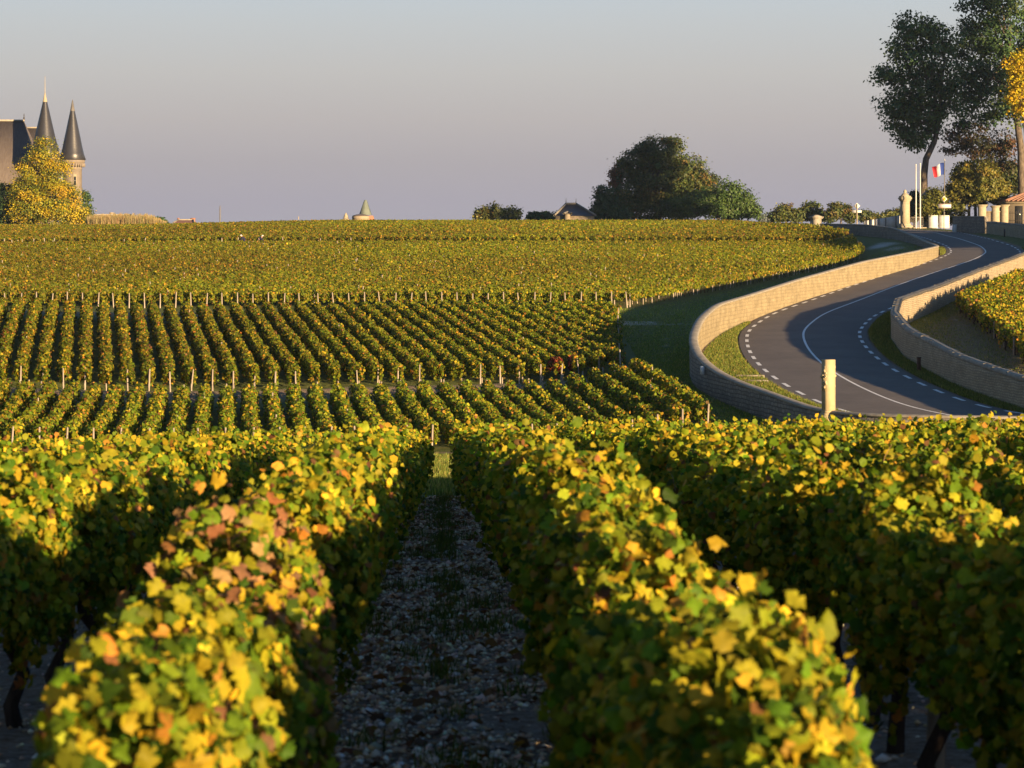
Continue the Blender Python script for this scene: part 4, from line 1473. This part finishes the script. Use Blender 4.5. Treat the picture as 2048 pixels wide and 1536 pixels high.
# round pavilion with pale pyramid spire
D = 480
o = empty("pavilion", P(727, 455, D))
b = np.array(o.location)
tag(o, "round stone pavilion under a pale green pyramid spire on the skyline", "pavilion")
s = D / F
c = P(722, 0, D)
mb = MB()
mb.lathe((c[0] - b[0], -1, -b[2]), [(17 * s, -2), (17 * s, (HZ - 437) * s), (17.6 * s, (HZ - 436.5) * s), (17.6 * s, (HZ - 435) * s), (17 * s, (HZ - 434.5) * s), (17 * s, (HZ - 432) * s)], 24)
mb.build("drum", M['cream'], o, False)
mb = MB()
mb.lathe((c[0] - b[0], -1, -b[2]), [(17.5 * s, (HZ - 432) * s), (13 * s, (HZ - 430) * s), (6 * s, (HZ - 428.5) * s), (1 * s, (HZ - 428) * s)], 24)
mb.build("dome", M['slate2'], o, True)
c2 = P(731, 0, D + 6)
s2 = (D + 6) / F
mb = MB()
mb.lathe((c2[0] - b[0], 6, -b[2]), [(13.5 * s2, (HZ - 430) * s2), (3.0 * s2, (HZ - 401) * s2), (2.2 * s2, (HZ - 400) * s2)], 6, 0.35)
mb.build("spire", M['copper'], o)
mb = MB()
c3 = P(738, 0, D + 3)
mb.lathe((c3[0] - b[0], 3, -b[2]), [(13 * s, -2), (12 * s, (HZ - 440) * s), (9.5 * s, (HZ - 432.5) * s), (9.5 * s, (HZ - 431) * s)], 8, 0.4)
mb.build("brick_annex", M['brick'], o)

o = MB().lathe((0, 0, 0), [(.75, -2.5), (.75, 0), (.85, .05), (.85, .25), (.62, .3), (.45, .9), (.12, 1.45), (.02, 1.55)], 4, 0.5).build("stone_pinnacle", M['limestone'])
o.location = P(692, 441, 470)
tag(o, "small pale stone pinnacle left of the spired pavilion", "pinnacle")
for (px, yt, D_, rad, nm, lab, m) in ((440, 411, 700, .18, "radio_mast", "thin pale mast on the left skyline past the reeds", M['zinc']), (597, 432, 360, .05, "wooden_post", "lone thin post on the skyline left of the pinnacle", M['post'])):
    q = P(px, 460, D_)
    h = (460 - yt) / F * D_
    mb = MB()
    mb.lathe((0, 0, 0), [(rad, -1), (rad, h * .6), (rad * .7, h * .98), (rad * .2, h)], 8)
    mb.lathe((0, 0, h * .8), [(rad * 1.5, 0), (rad * 1.5, .2), (rad * .8, .3)], 8)
    o = mb.build(nm, m)
    o.location = q
    tag(o, lab, "mast" if "mast" in nm else "post")

# ------------------------------------------------------------------ the gate at the top of the road
GD = 300.0


def pillar(px, pbase, ptop, D, label, wpx=15):
    s = D / F
    q = P(px, pbase, D)
    root = empty("gate_pillar", q)
    tag(root, label, "pillar", "gate pillars")
    h = (pbase - ptop) * s
    w = wpx * s
    mb = MB()
    mb.box((0, 0, -.3), (w * 1.65, w * 1.65, 1.2), 0.2, 1.0, .05)
    mb.box((0, 0, .42), (w * 1.35, w * 1.35, .28), 0.2, .86)
    mb.build("plinth", M['limestone'], root)
    mb = MB()
    mb.box((0, 0, .3 + h * .33), (w, w, h * .66 - .2), 0.2, .97, .02)
    mb.build("shaft", M['limestone'], root)
    mb = MB()
    z = .2 + h * .66
    for dz, k, t in ((0, 1.12, .14), (.14, 1.26, .12), (.26, 1.42, .22), (.48, 1.25, .18)):
        mb.box((0, 0, z + dz + t / 2 + .001 * dz), (w * k, w * k, t), 0.2)
    mb.build("cornice", M['limestone'], root)
    mb = MB()
    mb.lathe((0, 0, z + .66), [(.56, 0), (.54, .07), (.40, .20), (.26, .34), (.17, .42), (.15, .46), (.21, .54), (.21, .62), (.13, .72), (.03, .80)], 12)
    mb.build("finial", M['limestone'], root)
    return root


pillar(1810, 456, 380, 300, "sunlit pale stone gate pillar with an urn finial, left of the flagpoles")
pillar(1853, 456, 375, 306, "dappled stone gate pillar right of the two flagpoles", 13)

for px, yt, yb, lab in ((1832, 331, 453, "left one of the two bare white flagpoles by the gate"), (1840.5, 329, 454, "right one of the two bare white flagpoles by the gate")):
    D = 297
    h = (yb - yt) / F * D
    root = empty("flagpole", P(px, yb, D))
    tag(root, lab, "flagpole", "flagpoles")
    MB().lathe((0, 0, 0), [(.10, -.3), (.085, 0), (.075, h * .6), (.055, h)], 10).build("pole", M['white'], root, True)
    MB().lathe((0, 0, h), [(.05, 0), (.09, .06), (.07, .14), (.01, .2)], 8).build("cap", M['white'], root, True)

# tricolour on its pole
D = 304
root = empty("flagpole", P(1889, 452, D))
tag(root, "grey pole flying the blue white red flag behind the road sign", "flagpole", "flagpoles")
h = (452 - 322) / F * D
MB().lathe((0, 0, 0), [(.07, -.4), (.06, h * .6), (.045, h)], 8).build("pole", M['zinc'], root, True)
MB().lathe((0, 0, h), [(.045, 0), (.10, .08), (.08, .2), (.01, .28)], 8).build("cap", M['white'], root, True)
nu, nvv = 24, 10
uu, vv = np.meshgrid(np.linspace(0, 1, nu + 1), np.linspace(0, 1, nvv + 1))
Lf, Hf = 1.55, 1.5
fx = -uu * Lf + 0.25 * vv * uu
fy = 0.16 * np.sin(uu * 8 + vv * 1.5) * uu ** .7
fzz = (h - .25) - vv * Hf - 0.55 * uu ** 1.6 * (1 - .35 * vv) + .08 * np.sin(uu * 7)
ii = np.arange((nu + 1) * (nvv + 1)).reshape(nvv + 1, nu + 1)
Fq = np.stack([ii[:-1, :-1].ravel(), ii[:-1, 1:].ravel(), ii[1:, 1:].ravel(), ii[1:, :-1].ravel()], 1)
ui = np.tile(np.arange(nu), nvv)
col = np.where((ui < 9)[:, None], (0.015, 0.04, 0.20), np.where((ui < 16)[:, None], (0.42, 0.42, 0.45), (0.38, 0.02, 0.03)))
ob = mesh("flag", np.stack([fx.ravel(), fy.ravel(), fzz.ravel()], 1), Fq, M['flag'], root, col=col, smooth_=True)
sd = ob.modifiers.new("thickness", 'SOLIDIFY')
sd.thickness = 0.012

# road signs
def diamond(mb, c, w, t):
    V = [(c[0] + a * w, c[1] - t / 2 * k, c[2] + b_ * w) for k in (1, -1) for a, b_ in ((0, -1), (1, 0), (0, 1), (-1, 0))]
    mb.add(V, [(0, 1, 2, 3), (7, 6, 5, 4), (0, 4, 5, 1), (1, 5, 6, 2), (2, 6, 7, 3), (3, 7, 4, 0)])


D = 296
root = empty("road_sign", P(1888, 458, D))
tag(root, "yellow diamond road sign above a pale place name plate by the gate", "road sign")
s = D / F
MB().lathe((0, 0, 0), [(.045, -.4), (.045, (458 - 396) * s)], 8).build("post", M['zinc'], root)
mb = MB()
diamond(mb, (0, -.07, (458 - 398) * s), .40, .03)
pl = mb.build("diamond_plate", M['white'], root)
mb = MB()
diamond(mb, (0, -.09, (458 - 398) * s), .27, .012)
mb.build("yellow_field", M['signyellow'], pl)
mb = MB()
mb.box((0, 0, 0), (.08, .008, .52))
bar = mb.build("black_bar", M['iron'], pl)
bar.location = (0, -.102, (458 - 398) * s)
bar.rotation_euler = (0, R(42), 0)
mb = MB()
mb.box((.08, -.075, (458 - 412) * s), (1.55, .03, .50), 0, 1, .01)
pl = mb.build("name_plate", M['white'], root)
mb = MB()
for zz in (.21, -.21):
    mb.box((.08, -.094, (458 - 412) * s + zz), (1.45, .006, .035))
mb.build("red_border", M['signred'], pl)

D = 296
root = empty("road_sign", P(1714, 460, D))
tag(root, "back of a white diamond sign with a bar plate, rising over the wall", "road sign")
MB().lathe((0, 0, 0), [(.07, -.6), (.07, (460 - 408) * s)], 8).build("post", M['cream'], root)
mb = MB()
diamond(mb, (0, .07, (460 - 412) * s), .40, .03)
mb.build("diamond_plate", M['white'], root)
mb = MB()
mb.box((0, .075, (460 - 423) * s), (1.15, .03, .28), 0, 1, .01)
mb.build("bar_plate", M['white'], root)

# white panel fence stepping down left of the gate
root = empty("panel_fence", (48.5, 301.5, 0.8))
b = np.array(root.location)
tag(root, "sunlit white panel fence with dark posts dropping away left of the gate pillar", "fence")
edges = [1728, 1732, 1739, 1750, 1758, 1771.5, 1792, 1804]
fd = lambda px: 301.5 + (1804 - px) * 0.03
for q in range(len(edges) - 1):
    e0, e1 = edges[q] + .8, edges[q + 1] - .8
    V = []
    for px in (e0, e1):
        D = fd(px)
        x_, ztop_, zbot = (px - 1024) / F * D, (HZ - np.interp(px, [1728, 1791, 1804], [442, 432, 430])) / F * D, (HZ - np.interp(px, [1728, 1791, 1804], [451, 457, 458])) / F * D - .3
        V += [(x_, D - .03, zbot), (x_, D + .03, zbot), (x_, D + .03, ztop_), (x_, D - .03, ztop_)]
    MB().add(np.array(V) - b, [(0, 4, 7, 3), (1, 2, 6, 5), (3, 7, 6, 2), (0, 1, 5, 4), (0, 3, 2, 1), (4, 5, 6, 7)]).build("panel", M['white'], root)
    D = fd(edges[q])
    zt_ = (HZ - np.interp(edges[q], [1728, 1791, 1804], [441.5, 431.5, 429.5])) / F * D
    MB().box((((edges[q] - 1024) / F * D) - b[0], D - b[1], zt_ - b[2] - 1.1), (.10, .10, 2.2), 0, 1, .008).build("post", M['iron'], root)

# white gate leaves between pillar and low wall
root = empty("white_gate", P(1875, 456, 303))
b = np.array(root.location)
tag(root, "white solid double gate half in shade behind the road sign", "gate")
for px0, px1 in ((1857, 1876), (1877, 1899)):
    x0_, x1_ = P(px0, 0, 303)[0] - b[0], P(px1, 0, 303)[0] - b[0]
    mb = MB()
    mb.box(((x0_ + x1_) / 2, 0, .78), (x1_ - x0_ - .04, .06, 1.6), 0, 1, .01)
    lf = mb.build("leaf", M['white'], root)
    for zz in (.1, 1.5):
        MB().box(((x0_ + x1_) / 2, -.045, zz), (x1_ - x0_ - .08, .03, .12)).build("rail", M['white'], lf)
root = empty("side_gate", P(1832, 456, 303))
b = np.array(root.location)
tag(root, "low wire side gate behind the two bare flagpoles", "gate")
x0_, x1_ = P(1820, 0, 303)[0] - b[0], P(1846, 0, 303)[0] - b[0]
for zz in (.25, 1.35):
    MB().box(((x0_ + x1_) / 2, 0, zz), (x1_ - x0_, .05, .07)).build("rail", M['coping'], root)
mb = MB()
for x in np.linspace(x0_, x1_, 12):
    mb.box((x, .0, .8), (.03, .03, 1.02))
mb.build("bars", M['coping'], root)
mb = MB()
mb.box((0, .0, 0), (2.7 * 1.1, .9, .9))
o = mb.build("kerb_stone", M['limestone'])
o.location = P(1828, 462, 298.5)
tag(o, "sunlit kerb stone block at the foot of the flagpoles", "kerb")

# utility cabinet against the low wall
root = empty("utility_cabinet", P(1909, 466, 269.2))
tag(root, "small white utility cabinet in front of the short grey wall", "cabinet")
MB().box((0, 0, .42), (.42, .3, .95), 0, 1, .015).build("body", M['whitebox'], root)
MB().box((0, 0, .93), (.48, .36, .05)).build("lid", M['whitebox'], root)

# small plate box on the outer face of the left wall
q = WLd[np.argmin(np.abs(WLd[:, 1] - 107.5) + 100 * (WLd[:, 0] > 12))]
root = empty("meter_box", (q[0] - 0.46, q[1] - 0.2, -(742 - HZ) / F * 107))
MB().box((0, 0, 0), (.12, .30, .36), 0.15, 1, .01).build("case", M['whitebox'], root)
MB().box((-.065, 0, 0), (.012, .24, .30), 0.15).build("door", M['white'], root)
tag(root, "small pale meter box on the shaded side of the left road wall", "box")

# gatehouse at the right edge
D = 306.0
root = empty("gatehouse", P(2040, 452, D))
b = np.array(root.location)
tag(root, "cream stone gatehouse with a low clay tile roof at the right edge", "gatehouse")
s = D / F
x0_, x1_ = P(2018, 0, D)[0], P(2150, 0, D)[0]
zt = P(0, 407, D)[2]
mb = MB()
mb.box(np.array(((x0_ + x1_) / 2, D + 4, (zt - 1) / 2)) - b, (x1_ - x0_, 8, zt + 1))
wl_ = mb.build("wall", M['cream'], root)
mb = MB()
mb.box(np.array(((x0_ + x1_) / 2 - .15, D + 4, zt + .12)) - b, (x1_ - x0_ + .5, 8.4, .26))
mb.build("cornice", M['limestone'], root)
pk = P(2100, 375, D + 4)
mb = MB()
V = np.array([(x0_ - .6, D - .5, zt + .26), (x1_ + .4, D - .5, zt + .26), (x1_ + .4, D + 8.5, zt + .26), (x0_ - .6, D + 8.5, zt + .26), (pk[0] - 1.2, D + 4, pk[2]), (pk[0] + 1.2, D + 4, pk[2])]) - b
mb.add(V, [(0, 1, 5, 4), (2, 3, 4, 5), (3, 2, 1, 0)])
mb.add(V, [(1, 2, 5), (3, 0, 4)])
for q in range(16):            # rolls of clay tile down the front slope
    f = (q + .5) / 16
    a_ = V[0] + (V[1] - V[0]) * f
    c_ = V[4] + (V[5] - V[4]) * f
    mb.tube([a_ + (0, 0, .05), c_ + (0, 0, .05)], [.11, .09], 5)
rf = mb.build("roof", M['tile'], root)
MB().tube([V[0] + (0, -.04, .1), V[4] + (0, -.04, .1)], [.13, .11], 6).build("ridge_tile", M['tile'], rf)
for px in (2038,):
    q = P(px, 430, D)
    mb = MB()
    mb.box(np.array((q[0], D - .02, q[2])) - b, (.9, .2, 2.3))
    fw = mb.build("doorway", M['window'], root)
# cream gate wall with piers in front of it
D = 300.0
root = empty("garden_wall", P(1990, 452, D))
b = np.array(root.location)
tag(root, "bright cream garden wall with capped piers left of the gatehouse", "wall")
x0_, x1_ = P(1966, 0, D)[0], P(2016, 0, D)[0]
zt = P(0, 424, D)[2]
mb = MB()
mb.box(np.array(((x0_ + x1_) / 2, D, zt / 2)) - b, (x1_ - x0_, .4, zt))
mb.build("panel", M['cream'], root)
mb = MB()
mb.box(np.array(((x0_ + x1_) / 2, D, zt + .06)) - b, (x1_ - x0_, .55, .12))
mb.build("coping", M['limestone'], root)
for px, yt, wpx in ((1964, 410, 14), (1991, 412, 13), (2009, 410, 13)):
    q = P(px, yt, D - .1)
    s = D / F
    mb = MB()
    mb.box(np.array((q[0], D - .1, (q[2] - .2) / 2)) - b, (wpx * s, wpx * s, q[2] - .2), 0, 1, .01)
    mb.box(np.array((q[0], D - .1, q[2] - .14)) - b, (wpx * s * 1.15, wpx * s * 1.15, .12))
    mb.box(np.array((q[0], D - .1, q[2] - .02)) - b, (wpx * s * 1.38, wpx * s * 1.38, .12))
    mb.build("pier", M['limestone'], root)
# iron gate right of it
root = empty("iron_gate", P(2030, 452, 299.5))
b = np.array(root.location)
tag(root, "tall black iron bar gate before the gatehouse doorway", "gate")
mb = MB()
for px in np.linspace(2018, 2060, 12):
    q = P(px, 0, 299.5)
    mb.lathe((q[0] - b[0], 0, 0), [(.022, -.6), (.022, 1.75), (.035, 1.8), (.002, 1.95)], 5)
mb.build("bars", M['iron'], root)
q0, q1 = P(2018, 0, 299.5)[0] - b[0], P(2060, 0, 299.5)[0] - b[0]
for zz in (0.0, .7, 1.6):
    MB().box(((q0 + q1) / 2, -.001, zz), (q1 - q0, .05, .05)).build("rail", M['iron'], root)

# stone pier at the far end of the left wall, in shade
root = empty("wall_pier", (37.4, 297.5, 0))
b = np.array(root.location)
tag(root, "square stone pier in blue shade at the far end of the road wall", "pier")
zt = 2.5
MB().box((0, 0, .6), (.95, .95, 2.8), .6, 1, .02).build("shaft", M['wall_grey'] and M['coping'], root)
mb = MB()
mb.box((0, 0, 2.06), (1.2, 1.2, .12), .6)
mb.box((0, 0, 2.19), (1.35, 1.35, .14), .6)
mb.box((0, 0, 2.37), (1.1, 1.1, .22), .6, .3)
mb.build("cap", M['coping'], root)

# carved stele at the near end of the left wall
root = empty("stone_stele", (11.95, 91.3, -7.5))
tag(root, "tall carved pale stone stele glowing in the sun by the road bend", "monument")
az = R(28.6)
zb, ztop = -6.62, -(719 - HZ) / F * 91.3
mb = MB()
hh = ztop - zb
mb.box((0, 0, zb + hh / 2 + 7.5), (.37, .37, hh), az, 1.0, .006)
mb.build("shaft", M['stele'], root)
mb = MB()
ca, sa = math.cos(az), math.sin(az)
mb.box((0, 0, -.05), (.62, .62, 1.3), az, 1, .02)
for j, (w0, w1, z0_, z1_) in enumerate(((.56, .52, .602, .70), (.52, .40, .702, .80), (.40, .372, .802, .878))):
    mb.box((0, 0, (z0_ + z1_) / 2), (w0, w0, z1_ - z0_ - .001), az, w1 / w0)
mb.build("base", M['stele'], root)
# low relief of leaves on the two side faces
r = np.random.default_rng(5)
for sgn in (-1, 1):
    mb = MB()
    mb.box((ca * sgn * .17, sa * sgn * .17, zb + hh * .63 + 7.5), (.06, .26, hh * .5), az)
    for q in range(26):
        t = r.uniform(0.12, .62)
        z = zb + hh * (1 - t) + 7.5
        o_ = r.uniform(-.14, .14)
        nx, ny = ca * sgn, sa * sgn
        x = nx * .20 - sa * o_
        y = ny * .20 + ca * o_
        k = 1 - abs(t - .37) / .3
        rr = r.uniform(.035, .075) * (0.5 + .7 * max(k, 0))
        mb.lathe((x, y, z), [(rr * .2, -rr), (rr * .8, -rr * .6), (rr, 0), (rr * .8, rr * .6), (rr * .2, rr)], 7)
    mb.build("leaf_relief", M['stele'], root, True)

# rusty marker post in front of the right wall
root = empty("marker_post", (0, 0, 0))
x = 817 / F * 111.8
q = P(1842, 742, 111.8)
root.location = (q[0] - .1, 111.8, float(zroad(111.8)))
tag(root, "short rust brown marker post standing against the right wall", "post")
MB().box((0, 0, .30), (.16, .10, .75), .2, .97, .01).build("stake", M['rust'], root)
MB().box((0, 0, .69), (.19, .13, .04), .2).build("cap", M['rust'], root)
root = empty("marker_post", (50.0, 245.5, float(zroad(245.5))))
tag(root, "slim dark marker post by the far shaded wall above the bend", "post")
MB().box((0, 0, .4), (.12, .12, .9), .2, .97, .01).build("stake", M['iron'], root)
MB().box((0, 0, .87), (.15, .15, .04), .2).build("cap", M['iron'], root)

# concrete drain slabs on the verge
for (px, py, rzz, L, lab) in ((1500, 753, 0.05, 1.3, "longer pale concrete drain slab lying in the verge grass"), (1512, 763, -.18, 1.1, "shorter pale concrete drain slab nearer the asphalt edge")):
    x, y, z = G(px, py, 90, 140, lambda X_, Y_: zroad(Y_) + .07)
    mb = MB()
    mb.box((0, 0, .0), (L, .16, .14), rzz, 1, .02)
    for dx in (-.3, .3):
        mb.box((dx * L, 0.0, .073), (.06, .06, .012), rzz)
    o = mb.build("drain_slab", M['concrete'])
    o.location = (x, y, z)
    tag(o, lab, "slab", "drain slabs")


# ------------------------------------------------------------------ two grape pickers bent over the vines by the cross path
def skinned(name, verts, edges, radii, mat, parent):
    me = bpy.data.meshes.new(name)
    me.from_pydata(verts, edges, [])
    me.materials.append(mat)
    o = bpy.data.objects.new(name, me)
    COL.objects.link(o)
    o.parent = parent
    sk = o.modifiers.new("skin", 'SKIN')
    for v, rr in zip(me.skin_vertices[0].data, radii):
        v.radius = (rr, rr)
    me.skin_vertices[0].data[0].use_root = True
    o.modifiers.new("sub", 'SUBSURF').render_levels = 1
    return o


def picker(px, D, sgn, lab, lean):
    x = (px - 1024) / F * D
    z = float(H(x, D))
    root = empty("person", (x, D, z))
    tag(root, lab, "person", "grape pickers")
    hip, che, nk = (0, 0, .92), (sgn * .22 * lean, -.02, 1.22 - .1 * lean), (sgn * .34 * lean, -.04, 1.36 - .18 * lean)
    hd, tp = (nk[0] + sgn * .06, -.05, nk[2] + .10), (nk[0] + sgn * .10, -.05, nk[2] + .22)
    V = [hip, che, nk, hd, tp]
    E = [(0, 1), (1, 2), (2, 3), (3, 4)]
    Rr = [.15, .17, .065, .10, .085]
    for s_ in (-1, 1):
        b_ = len(V)
        V += [(che[0] + sgn * .05, s_ * .20, che[2] + .05), (che[0] + sgn * .16, s_ * .24, che[2] - .20), (che[0] + sgn * .34, s_ * .14, che[2] - .30), (che[0] + sgn * .42, s_ * .12, che[2] - .32)]
        E += [(1, b_), (b_, b_ + 1), (b_ + 1, b_ + 2), (b_ + 2, b_ + 3)]
        Rr += [.07, .05, .036, .03]
        b_ = len(V)
        V += [(0, s_ * .11, .86), (sgn * .05, s_ * .12, .48), (0, s_ * .12, .08), (sgn * .14, s_ * .12, .04)]
        E += [(0, b_), (b_, b_ + 1), (b_ + 1, b_ + 2), (b_ + 2, b_ + 3)]
        Rr += [.10, .07, .05, .045]
    skinned("body", V, E, Rr, M['skin'], root)
    # work clothes a little larger than the body, without head and hands
    keep = [0, 1, 2, 5, 6, 7, 9, 10, 11, 12, 13, 14, 15, 17, 18, 19, 20]
    mp = {k: q for q, k in enumerate(keep)}
    V2 = [V[k] for k in keep]
    E2 = [(mp[a_], mp[b_]) for a_, b_ in E if a_ in mp and b_ in mp]
    skinned("work_clothes", V2, E2, [Rr[k] * 1.22 + .012 for k in keep], M['navy'], root)
    mb = MB()
    mb.lathe((tp[0], tp[1], tp[2] - .08), [(.17, 0), (.125, .02), (.115, .08), (.06, .13)], 12)
    mb.build("cap", M['cap'], root, True)


picker(489, 263.2, -1, "person in dark blue bending over the vines, left of the two pickers", .8)
picker(517, 263.0, 1, "person in dark blue stooping with an arm reaching down, right of the two pickers", 1.0)

# ------------------------------------------------------------------ evening haze
HAZE = 0.00008
if HAZE:
    hm = bpy.data.materials.new("haze")
    hm.use_nodes = True
    hn = hm.node_tree.nodes
    hn.clear()
    ho = hn.new("ShaderNodeOutputMaterial")
    pv = hn.new("ShaderNodeVolumePrincipled")
    pv.inputs["Color"].default_value = (0.55, 0.68, 0.92, 1)
    pv.inputs["Density"].default_value = HAZE
    pv.inputs["Anisotropy"].default_value = 0.2
    hm.node_tree.links.new(pv.outputs[0], ho.inputs["Volume"])
    hz = MB().box((0, 560, -10), (1500, 1300, 130)).build("haze", hm)
    tag(hz, "thin evening haze over the vineyard", None, None, "stuff")

# ------------------------------------------------------------------ stones, weeds and grass
r = np.random.default_rng(31)
n = 46000
yy = 5 + 37 * r.random(n) ** 1.5
oo = r.normal(0, 0.36, n)
wide = r.random(n) < .45
oo[wide] = r.uniform(-4.5, 4.5, wide.sum())
xx = path_x(yy) + oo
sz = r.uniform(0.006, 0.020, n) * np.where(r.random(n) < .05, 2.0, 1)
ico = np.array([(0, 0, 1), (.9, 0, .1), (.28, .86, .0), (-.73, .53, .1), (-.73, -.53, 0), (.28, -.86, .1), (0, 0, -1)])
icf = np.array([(0, 1, 2), (0, 2, 3), (0, 3, 4), (0, 4, 5), (0, 5, 1), (6, 2, 1), (6, 3, 2), (6, 4, 3), (6, 5, 4), (6, 1, 5)])
sc3 = np.stack([r.uniform(.8, 1.5, n), r.uniform(.7, 1.2, n), r.uniform(.45, .8, n)], 1) * sz[:, None]
an = r.uniform(0, 6.28, n)
Vp = ico[None] * (1 + r.normal(0, .14, (n, 7, 1))) * sc3[:, None, :]
Vp = np.stack([Vp[..., 0] * np.cos(an)[:, None] - Vp[..., 1] * np.sin(an)[:, None], Vp[..., 0] * np.sin(an)[:, None] + Vp[..., 1] * np.cos(an)[:, None], Vp[..., 2]], -1)
Vp = Vp + np.stack([xx, yy, H(xx, yy) + sz * .25 + 0.01], 1)[:, None, :]
Fp = (icf[None] + (np.arange(n) * 7)[:, None, None]).reshape(-1, 3)
cp = pick(np.array([(0.60, 0.47, 0.34), (0.86, 0.72, 0.54), (0.44, 0.29, 0.18), (0.58, 0.36, 0.20)]), (2, 2, 1.6, .8), n, r, .25)
tag(mesh("gravel", Vp.reshape(-1, 3), Fp, M['stone'], col=np.repeat(cp, 10, 0)), "pale pebbles strewn along the stony alleys between the near vines", "gravel", None, "stuff")

n = 2600
yy = 5 + 37 * r.random(n) ** 1.3
xx = path_x(yy) + r.normal(0, .5, n)
Cn = np.stack([xx, yy, H(xx, yy) + .025], 1)
V, Fq, per = leaves(Cn, np.stack([r.normal(0, .4, n), r.normal(0, .4, n), np.ones(n)], 1), r.uniform(.04, .085, n), 1, r, 0)
tag(mesh("fallen_leaves", V, Fq, M['vine'], col=np.repeat(pick(np.array([(0.20, 0.09, 0.04), (0.14, 0.07, 0.035), (0.28, 0.17, 0.05)]), (2, 2, 1), n, r), per, 0)),
    "brown fallen leaves scattered on the stony alley", "leaf litter", None, "stuff")


def blades(name, X, Y, h, wdt, pal, w, label, cat, gz_=None, lean=.4):
    n = len(X)
    a = r.uniform(0, 6.28, n)
    Z = H(X, Y) if gz_ is None else gz_
    dx, dy = np.cos(a) * wdt, np.sin(a) * wdt
    b_ = r.uniform(0, 6.28, n)
    ln1 = r.uniform(0, lean, n) * h
    V = np.stack([np.stack([X - dx, Y - dy, Z - .02], 1), np.stack([X + dx, Y + dy, Z - .02], 1), np.stack([X + np.cos(b_) * ln1, Y + np.sin(b_) * ln1, Z + h], 1)], 1).reshape(-1, 3)
    return tag(mesh(name, V, np.arange(3 * n).reshape(-1, 3), M['grass'], col=pick(pal, w, n, r)), label, cat, None, "stuff")


PAL_GRASS = np.array([(0.065, 0.10, 0.016), (0.11, 0.145, 0.022), (0.18, 0.18, 0.032), (0.26, 0.21, 0.07)])
# weeds along the alley (tufts)
nt = 190
ty = 5 + 36 * r.random(nt)
tx = path_x(ty) + np.where(r.random(nt) < .4, r.normal(0.02, .05, nt), r.normal(0, .5, nt))
q = np.repeat(np.arange(nt), 60)
blades("weeds", tx[q] + r.normal(0, .06, len(q)), ty[q] + r.normal(0, .10, len(q)), r.uniform(.03, .13, len(q)), r.uniform(.003, .008, len(q)), PAL_GRASS, (3, 2, .5, .1), "low green weeds growing down the middle of the stony alley", "weeds", None, .7)
# lit grass between the near rows and the low plot
n = 60000
yy = r.uniform(FG_END + 1.5, 93, n)
xx = r.uniform(-5.5, 3.0, n)
blades("grass", xx, yy, r.uniform(.04, .14, n), r.uniform(.010, .022, n), PAL_GRASS, (2, 3, 2, 1), "short sunlit grass of the strip beyond the stony alley", "grass")
# verge grass
n = 130000
yy = 92 + 130 * r.random(n) ** 1.6
u_ = r.random(n)
lft = r.random(n) < .6
lo = np.where(lft, wall_lx(yy) + .15, road_x(yy) + 3.55)
hi = np.where(lft, road_x(yy) - 3.55, wall_rx(yy) - .1)
xx = lo + (hi - lo) * u_
ok = hi > lo + .2
xx, yy = xx[ok], yy[ok]
blades("grass", xx, yy, r.uniform(.05, .17, len(xx)), r.uniform(.012, .03, len(xx)), PAL_GRASS, (2, 3, 1.6, .7), "grass on the verges between asphalt and road walls", "grass", zroad(yy) + .03, .8)
# thin grass between the right wall and the vines behind it
n = 26000
yy = r.uniform(100, 172, n)
xx = wall_rx(yy) + .6 + 5.5 * r.random(n) ** 1.5
blades("grass", xx, yy, r.uniform(.04, .13, n), r.uniform(.012, .026, n), PAL_GRASS, (2, 3, 2, 1), "patchy grass between the right wall and the vines behind it", "grass", None, .8)
# grass of the shaded track left of the wall
n = 90000
yy = r.uniform(97, 235, n)
lo, hi = 6.5 + 0.0 * yy, wall_lx(yy) - .4
xx = lo + (hi - lo) * r.random(n)
ok = (xx > np.where(yy > 166, bx(yy) + .8, np.where(yy < 117, 7.4 - .05 * (yy - 100), 6.3)))
gv = np.zeros(n)
xx, yy = xx[ok], yy[ok]
blades("grass", xx, yy, r.uniform(.04, .12, len(xx)), r.uniform(.012, .026, len(xx)), PAL_GRASS * 1.5, (3, 3, 1, .4), "grass of the shaded track left of the road wall", "grass", None, .8)  # blade palette brightened here to lift the grass out of the shade

print("objects", len(bpy.data.objects))
